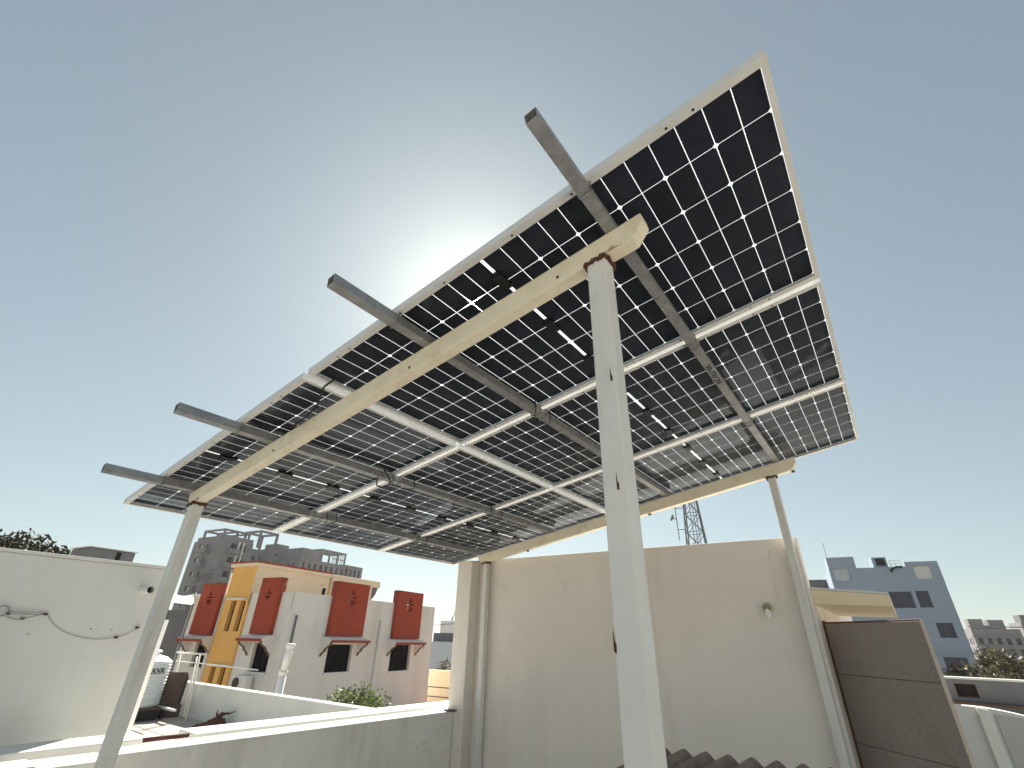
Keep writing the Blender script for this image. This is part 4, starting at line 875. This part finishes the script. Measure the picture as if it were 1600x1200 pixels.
# blue-grey building on the right
E_ = empty('blue_grey_building', 'blue-grey painted four-storey building with dark square windows behind the open door', 'building', Matrix.Identity(4))
ME_ = frame_at(polar(-4.24, 72), 80)
wE = [(0.40, 1.98, 8.75, 10.3), (8.27, 9.77, 8.82, 10.3), (5.2, 7.3, 5.9, 7.6), (7.66, 8.85, 5.95, 7.65), (8.45, 9.92, 3.0, 4.45), (4.6, 6.6, 3.0, 4.45), (1.2, 2.8, 5.9, 7.6), (1.2, 2.8, 3.0, 4.45), (8.0, 10.0, -0.1, 1.2), (4.0, 5.4, -0.1, 1.2)]
dark_w = wE[2:]
mbE = facade(10.65, GZ, 10.3, [], 0.3, None, ME_) if False else None
wallE = block(E_, ME_, 10.65, 12, GZ, 10.25, dark_w, None, M_PALEBLUE, M_FARPANE, [(8.4, 9.4, 3, 4.4), (8.4, 9.4, 6, 7.5)], 0.35, M_CONCD, (1, 0), 0.07, True, [(0.40, 1.98, 8.78, 10.25-0.001), (8.27, 9.77, 8.85, 10.249)])
# roof pieces: framed opening blocks left and right, parapets, small tank room
def framed(x0, x1, z0, z1, win, nm):
    fm = facade(x1-x0, z0, z1, [(win[0]-x0, win[1]-x0, win[2], win[3])], 0.25, None, ME_ @ Matrix.Translation((x0, -0.02, 0)))
    M_ = ME_ @ Matrix.Translation((x0, -0.02, 0)); w2 = x1-x0
    fm.add([M_ @ Vector(p) for p in ((0, 0.0, z0), (0, 0.25, z0), (0, 0.25, z1), (0, 0, z1))], [(0, 3, 2, 1)]); fm.add([M_ @ Vector(p) for p in ((w2, 0, z0), (w2, 0.25, z0), (w2, 0.25, z1), (w2, 0, z1))], [(0, 1, 2, 3)]); fm.add([M_ @ Vector(p) for p in ((0, 0, z1), (w2, 0, z1), (w2, 0.25, z1), (0, 0.25, z1))], [(0, 1, 2, 3)])
    return fm.build(nm, M_PALEBLUE, E_)
wallE.data.transform(Matrix.Identity(4))
framed(0.0, 2.85, 8.3, 11.55, (0.40, 1.98, 8.78, 10.25), 'roof_screen'); MB().box((0.02, 0.232, 10.252), (2.83, 3.0, 11.53), ME_).build('stair_head', M_PALEBLUE, E_)
gp = MB()
for i in range(9): x = 8.32+i*0.175; gp.box((x, 0.05, 8.82), (x+0.05, 0.11, 10.3), ME_)
MB().add([ME_ @ Vector(p) for p in ((0.40, 0.16, 8.78), (1.98, 0.16, 8.78), (1.98, 0.16, 10.25), (0.40, 0.16, 10.25))], [(0, 1, 2, 3)]).build('screen_sheet', mat('pale_sheet', (0.44, 0.49, 0.54), 0.7, 0.1, 1.5), E_)
framed(7.62, 10.67, 8.3, 10.75, (8.27, 9.77, 8.85, 10.28), 'roof_screen'); gp.build('screen_bars', M_LWALL, E_)
MB().box((8.25, 0.14, 8.84), (9.79, 0.2, 10.3), ME_).build('screen_sheet', mat('white_sheet', (0.72, 0.77, 0.82), 0.7), E_)
MB().box((4.70, 0.6, 10.252), (6.13, 3.0, 11.45), ME_).build('tank_room', M_PALEBLUE, E_); MB().box((5.05, 0.57, 10.5), (5.95, 0.599, 11.3), ME_).build('tank_room_window', M_DARK, E_)
rl = MB()
for x in (6.3, 6.8, 7.3): rl.box((x, 0.3, 10.252), (x+0.06, 0.36, 10.95), ME_)
rl.box((6.3, 0.28, 10.951), (7.36, 0.38, 11.0), ME_); rl.box((6.36, 0.31, 10.6), (7.3, 0.35, 10.65), ME_); rl.build('roof_railing', M_LWALL, E_)
MB().tube([ME_ @ Vector(p) for p in ((6.05, -0.15, 9.7), (6.4, -0.15, 10.1), (6.8, -0.15, 10.22), (7.3, -0.15, 10.2))], 0.12, 6).build('duct', M_DARK, E_)
MB().box((-0.0, -0.14, 1.55), (10.67, -0.002, 1.75), ME_).build('band', M_PALEBLUE, E_); MB().box((10.67, 0.0, GZ), (12.3, 6, 0.4), ME_).build('side_wing', M_PALEBLUE, E_)
MB().tube([ME_ @ Vector((0.2, 0.6, 11.53)), ME_ @ Vector((0.2, 0.6, 13.4))], 0.03, 5).build('aerial', M_TOWER, E_)
for x in (1.0, 3.6, 7.0): pass
F_ = empty('grey_block', 'dark weathered grey block half hidden between the plaster wall and the blue-grey building', 'building', Matrix.Identity(4))
MF = frame_at(polar(-8.2, 78), 80); block(F_, MF, 5.2, 6, GZ, 9.7, [(3.0, 4.2, 4, 5.5)], None, M_CONCD, M_DARK)
# far towers on the right horizon
G_ = empty('distant_tower', 'distant pale concrete tower under construction above the dark trees on the right', 'tower block', Matrix.Identity(4))
MG = frame_at(polar(4.45, 200), 80); W8 = 10.6
block(G_, MG, W8, 10, GZ, 7.5, grid_windows(0.3, W8-0.3, 5, GZ, 5.8, 5, 0.5, 0.62, 0.15, 31), None, M_CONC, M_DARK, grid_windows(0.5, 9, 4, GZ, 5.8, 5, 0.4, 0.6, 0.15, 33), 0.6)
for k in range(6): MB().box((-0.6, -0.9, GZ+2.55*(k+1)-0.25), (W8+0.9, -0.003, GZ+2.55*(k+1)), MG).build('slab_edge', M_CONC, G_)
MB().box((0.2, 0.4, 7.502), (3.4, 4, 10.0), MG).build('roof_room', M_CONC, G_); MB().box((4.5, 0.4, 7.502), (7.9, 4, 9.8), MG).build('roof_room', M_CONC, G_); MB().box((3.4, 1.4, 7.502), (4.5, 3, 8.4), MG).build('roof_room', M_CONC, G_)
G2 = empty('distant_tower', 'tall distant concrete tower cut by the right edge of the picture', 'tower block', Matrix.Identity(4))
MG2 = frame_at(polar(7.55, 210), 80); block(G2, MG2, 9, 9, GZ, 9.5, grid_windows(0.3, 8.7, 4, GZ, 8.5, 5, 0.5, 0.6, 0.15, 35), None, M_CONC, M_DARK, None, 0.6)
MB().box((0.5, 0.5, 9.502), (5, 5, 11.4), MG2).build('roof_room', M_CONCD, G2)
# gap between house and column: pale building, beige yard wall, railing
J = empty('pale_blue_building', 'pale blue-grey building with rooftop clutter seen between the house and the column', 'building', Matrix.Identity(4))
MJ = frame_at(polar(-48.5, 62), 80); block(J, MJ, 9.0, 8, GZ, 1.35, [(2.0, 3.2, -1.5, 0.2)], None, mat('pale_blue', (0.55, 0.60, 0.66), 0.9, 0.05, 0.5), M_FARPANE)
MB().box((3.6, 0.8, 1.352), (5.2, 2.0, 2.2), MJ).build('roof_box', M_CONCD, J); MB().box((4.6, 0.5, 2.201), (6.9, 1.8, 3.5), MJ).build('roof_tank', M_PVC, J, bevel=0.1); MB().box((4.8, 0.6, 1.352), (6.8, 1.7, 2.2), MJ).build('tank_base', M_CONCD, J)
MB().tube([MJ @ Vector((3.0, 0.5, 2.9)), MJ @ Vector((8.6, 0.5, 3.3))], 0.03, 5).build('wire', M_CONCD, J); MB().tube([MJ @ Vector((6.0, 0.7, 3.5)), MJ @ Vector((6.5, 0.7, 4.6)), MJ @ Vector((7.0, 0.7, 5.3))], 0.09, 6).build('pole', M_CONCD, J)
tree('bare_tree', 'thin dry tree in front of the pale blue building beside the house end', -43.6, 40, 0.5, -1.2, (1.3, 1.2, 1.5), 1500, 0.22, L_DRY, 41, 18, None, True)
YW = empty('yard_wall', 'beige yard wall beyond the house end seen beside the column', 'wall', Matrix.Identity(4))
MY = frame_at(polar(-45.75, 36), 80); MB().box((0, 0, GZ), (7, 0.2, -0.17), MY).build('wall', M_HCREAM, YW); MB().box((0, -0.04, -0.169), (7, 0.24, -0.08), MY).build('coping', M_HCREAM, YW)
YT = MB().box((0, -9.0, -2.0), (7, -0.05, -1.85), MY); struct(YT.build('yard_terrace', mat('red_floor', (0.42, 0.22, 0.13), 0.8, 0.2, 1.0)))
YR = empty('yard_railing', 'brown metal railing on the red terrace beyond the house end', 'railing', Matrix.Identity(4))
yr = -3.0
for x in (0.5, 1.1, 1.7, 2.3): MB().box((x, yr-0.03, -1.849), (x+0.06, yr+0.03, -0.75), MY).build('upright', M_BROWN, YR)
for z in (-0.75, -1.2): MB().box((0.4, yr-0.028, z+0.001), (4.6, yr+0.028, z+0.05), MY).build('rail', M_BROWN, YR)
tag(MB().box((0.55, yr+0.4, -1.849), (1.05, yr+1.0, -1.05), MY).build('brown_cabinet', M_BROWN, bevel=0.02), 'dark brown cabinet standing behind the railing beyond the house end', 'cabinet')
# right side: concrete parapet with a dark opening, debris, trees and the near white wall
K = empty('grey_parapet', 'long pale grey concrete wall with a square dark opening right of the door', 'wall', Matrix.Identity(4))
MK = frame_at(Vector((2.3, 15.7, 0)), 94)
facade(9.0, GZ, 1.22, [(0.42, 0.80, 0.86, 1.13)], 0.25, None, MK).build('wall', M_CONC, K); MB().box((-0.02, -0.03, 1.221), (9.0, 0.3, 1.262), MK).build('coping', M_LWALL, K); window_part(K, MK, 0.42, 0.80, 0.86, 1.13, 0.2, mat('dark_maroon', (0.03, 0.012, 0.012), 0.6), M_BROWN, (0, 0), 0.02, 'opening')
MB().box((0.25, -0.30, 0.745), (1.5, -0.002, 0.79), MK).build('ledge', M_BROWN, K)
struct(MB().box((0.0, -7.4, 0.30), (9.0, -0.35, 0.42), MK).build('side_roof', M_TERR))
rnd = random.Random(77)
for i in range(9):
    c_ = MK @ Vector((1.1+rnd.random()*2.2, -1.2-rnd.random()*1.6, 0.42)); s_ = rnd.uniform(0.10, 0.22); vs = []
    bm = bmesh.new(); bmesh.ops.create_icosphere(bm, subdivisions=1, radius=s_)
    for v in bm.verts: v.co *= rnd.uniform(0.7, 1.2); v.co.z *= 0.7; v.co += c_+Vector((0, 0, s_*0.45))
    me = bpy.data.meshes.new('rubble'); bm.to_mesh(me); bm.free(); me.materials.append(M_HCREAM if i % 3 else M_BROWN); o = bpy.data.objects.new('rubble_stone', me); COL.objects.link(o)
    tag(o, 'broken stone lying on the side roof in front of the grey concrete wall', 'stone', 'broken stones on the side roof')
for i in range(3):
    y = -1.0-0.5*i; pts = [MK @ Vector((0.9+t*0.35, y+0.18*math.sin(t*1.3+i), 0.46+0.16*abs(math.sin(t*0.9+i)))) for t in range(9)]
    tag(MB().tube(pts, 0.022, 6).build('old_hose', M_WOOD if i == 1 else M_WIRE, smooth=True), ['grey hose coiled nearest to the concrete wall on the side roof', 'red-brown hose lying between two grey hoses on the side roof', 'grey hose nearest to the white wall on the side roof'][i], 'hose')
for i, (az, D, zm, rad, n, m, sd, lb) in enumerate([(4.6, 44, 0.55, (2.0, 1.6, 1.1), 2600, L_OLIVE, 51, 'olive tree behind the grey wall just right of the blue-grey building'), (7.2, 42, 0.7, (2.4, 1.8, 1.25), 3000, L_OLIVE, 52, 'broad olive tree behind the grey wall below the distant tower'), (9.6, 45, 0.75, (2.2, 1.8, 1.3), 2400, L_OLIVE, 53, 'olive tree behind the grey wall at the right picture edge'), (2.6, 38, 0.1, (1.2, 1.0, 0.9), 1200, L_DARK, 54, 'dark bush at the foot of the blue-grey building')]):
    tree('olive_tree', lb, az, D, 0, zm, rad, n, 0.26, m, sd, 22, 'trees behind the grey wall', True)
tag(MB().tube([polar(2.4, 34, -0.2), polar(2.75, 34, 0.25)], 0.16, 10).build('white_drum', M_PVC), 'small white drum tilted at the foot of the blue-grey building', 'drum'); tag(MB().box((0, 0, -1.2), (1.6, 0.8, 0.2), frame_at(polar(3.0, 33), 80)).build('blue_cover', mat('blue_tarp', (0.03, 0.05, 0.09), 0.6), bevel=0.05), 'dark blue covered crate beside the white drum', 'crate')
RWL = empty('terrace_wall', 'white terrace wall with a raised pale band at the bottom right corner', 'wall', Matrix.Identity(4))
def arcw(x): return 1.335-0.055*max(0, (x-2.45)/0.4)**1.6
prf = [(1.95, 0, -0.2)]+[(x, 0, arcw(x)) for x in (1.95, 2.2, 2.45, 2.55, 2.65, 2.75, 2.9, 3.1, 3.3, 3.6, 4.2)]+[(4.2, 0, -0.2)]
MB().prism([p for p in prf], (0, 6.0, 0), (0, 6.14, 0)).build('wall', M_LWALL, RWL, bevel=0.006)
MB().prism([(2.47, 0, -0.1), (2.47, 0, arcw(2.47)-0.002), (2.555, 0, arcw(2.555)-0.012), (2.555, 0, -0.1)], (0, 5.955, 0), (0, 5.998, 0)).build('band', mat('white_band', (0.84, 0.83, 0.77), 0.8, 0.02), RWL, bevel=0.004)
MB().prism([(2.59, 0, -0.1), (2.59, 0, arcw(2.59)-0.045), (3.9, 0, arcw(2.59)-0.16), (3.9, 0, -0.1)], (0, 5.985, 0), (0, 5.998, 0)).build('inset_panel', mat('grey_panel', (0.55, 0.54, 0.52), 0.9, 0.04, 2), RWL)

# ------------------------------------------------------------------ dusty air
HZ = MB().box((-2600, -2600, -8.5), (2600, 2600, 26.5)).build('haze', bpy.data.materials.new('haze_air'))
hm = HZ.data.materials[0]; hm.use_nodes = True; t = hm.node_tree; t.nodes.remove(t.nodes['Principled BSDF'])
pv = t.nodes.new('ShaderNodeVolumePrincipled'); pv.inputs['Color'].default_value = (0.86, 0.90, 0.95, 1); pv.inputs['Density'].default_value = 0.0003; pv.inputs['Anisotropy'].default_value = 0.3
t.links.new(pv.outputs[0], t.nodes['Material Output'].inputs['Volume'])
tag(HZ, 'pale dusty haze filling the air over the town', 'haze', None, 'stuff')
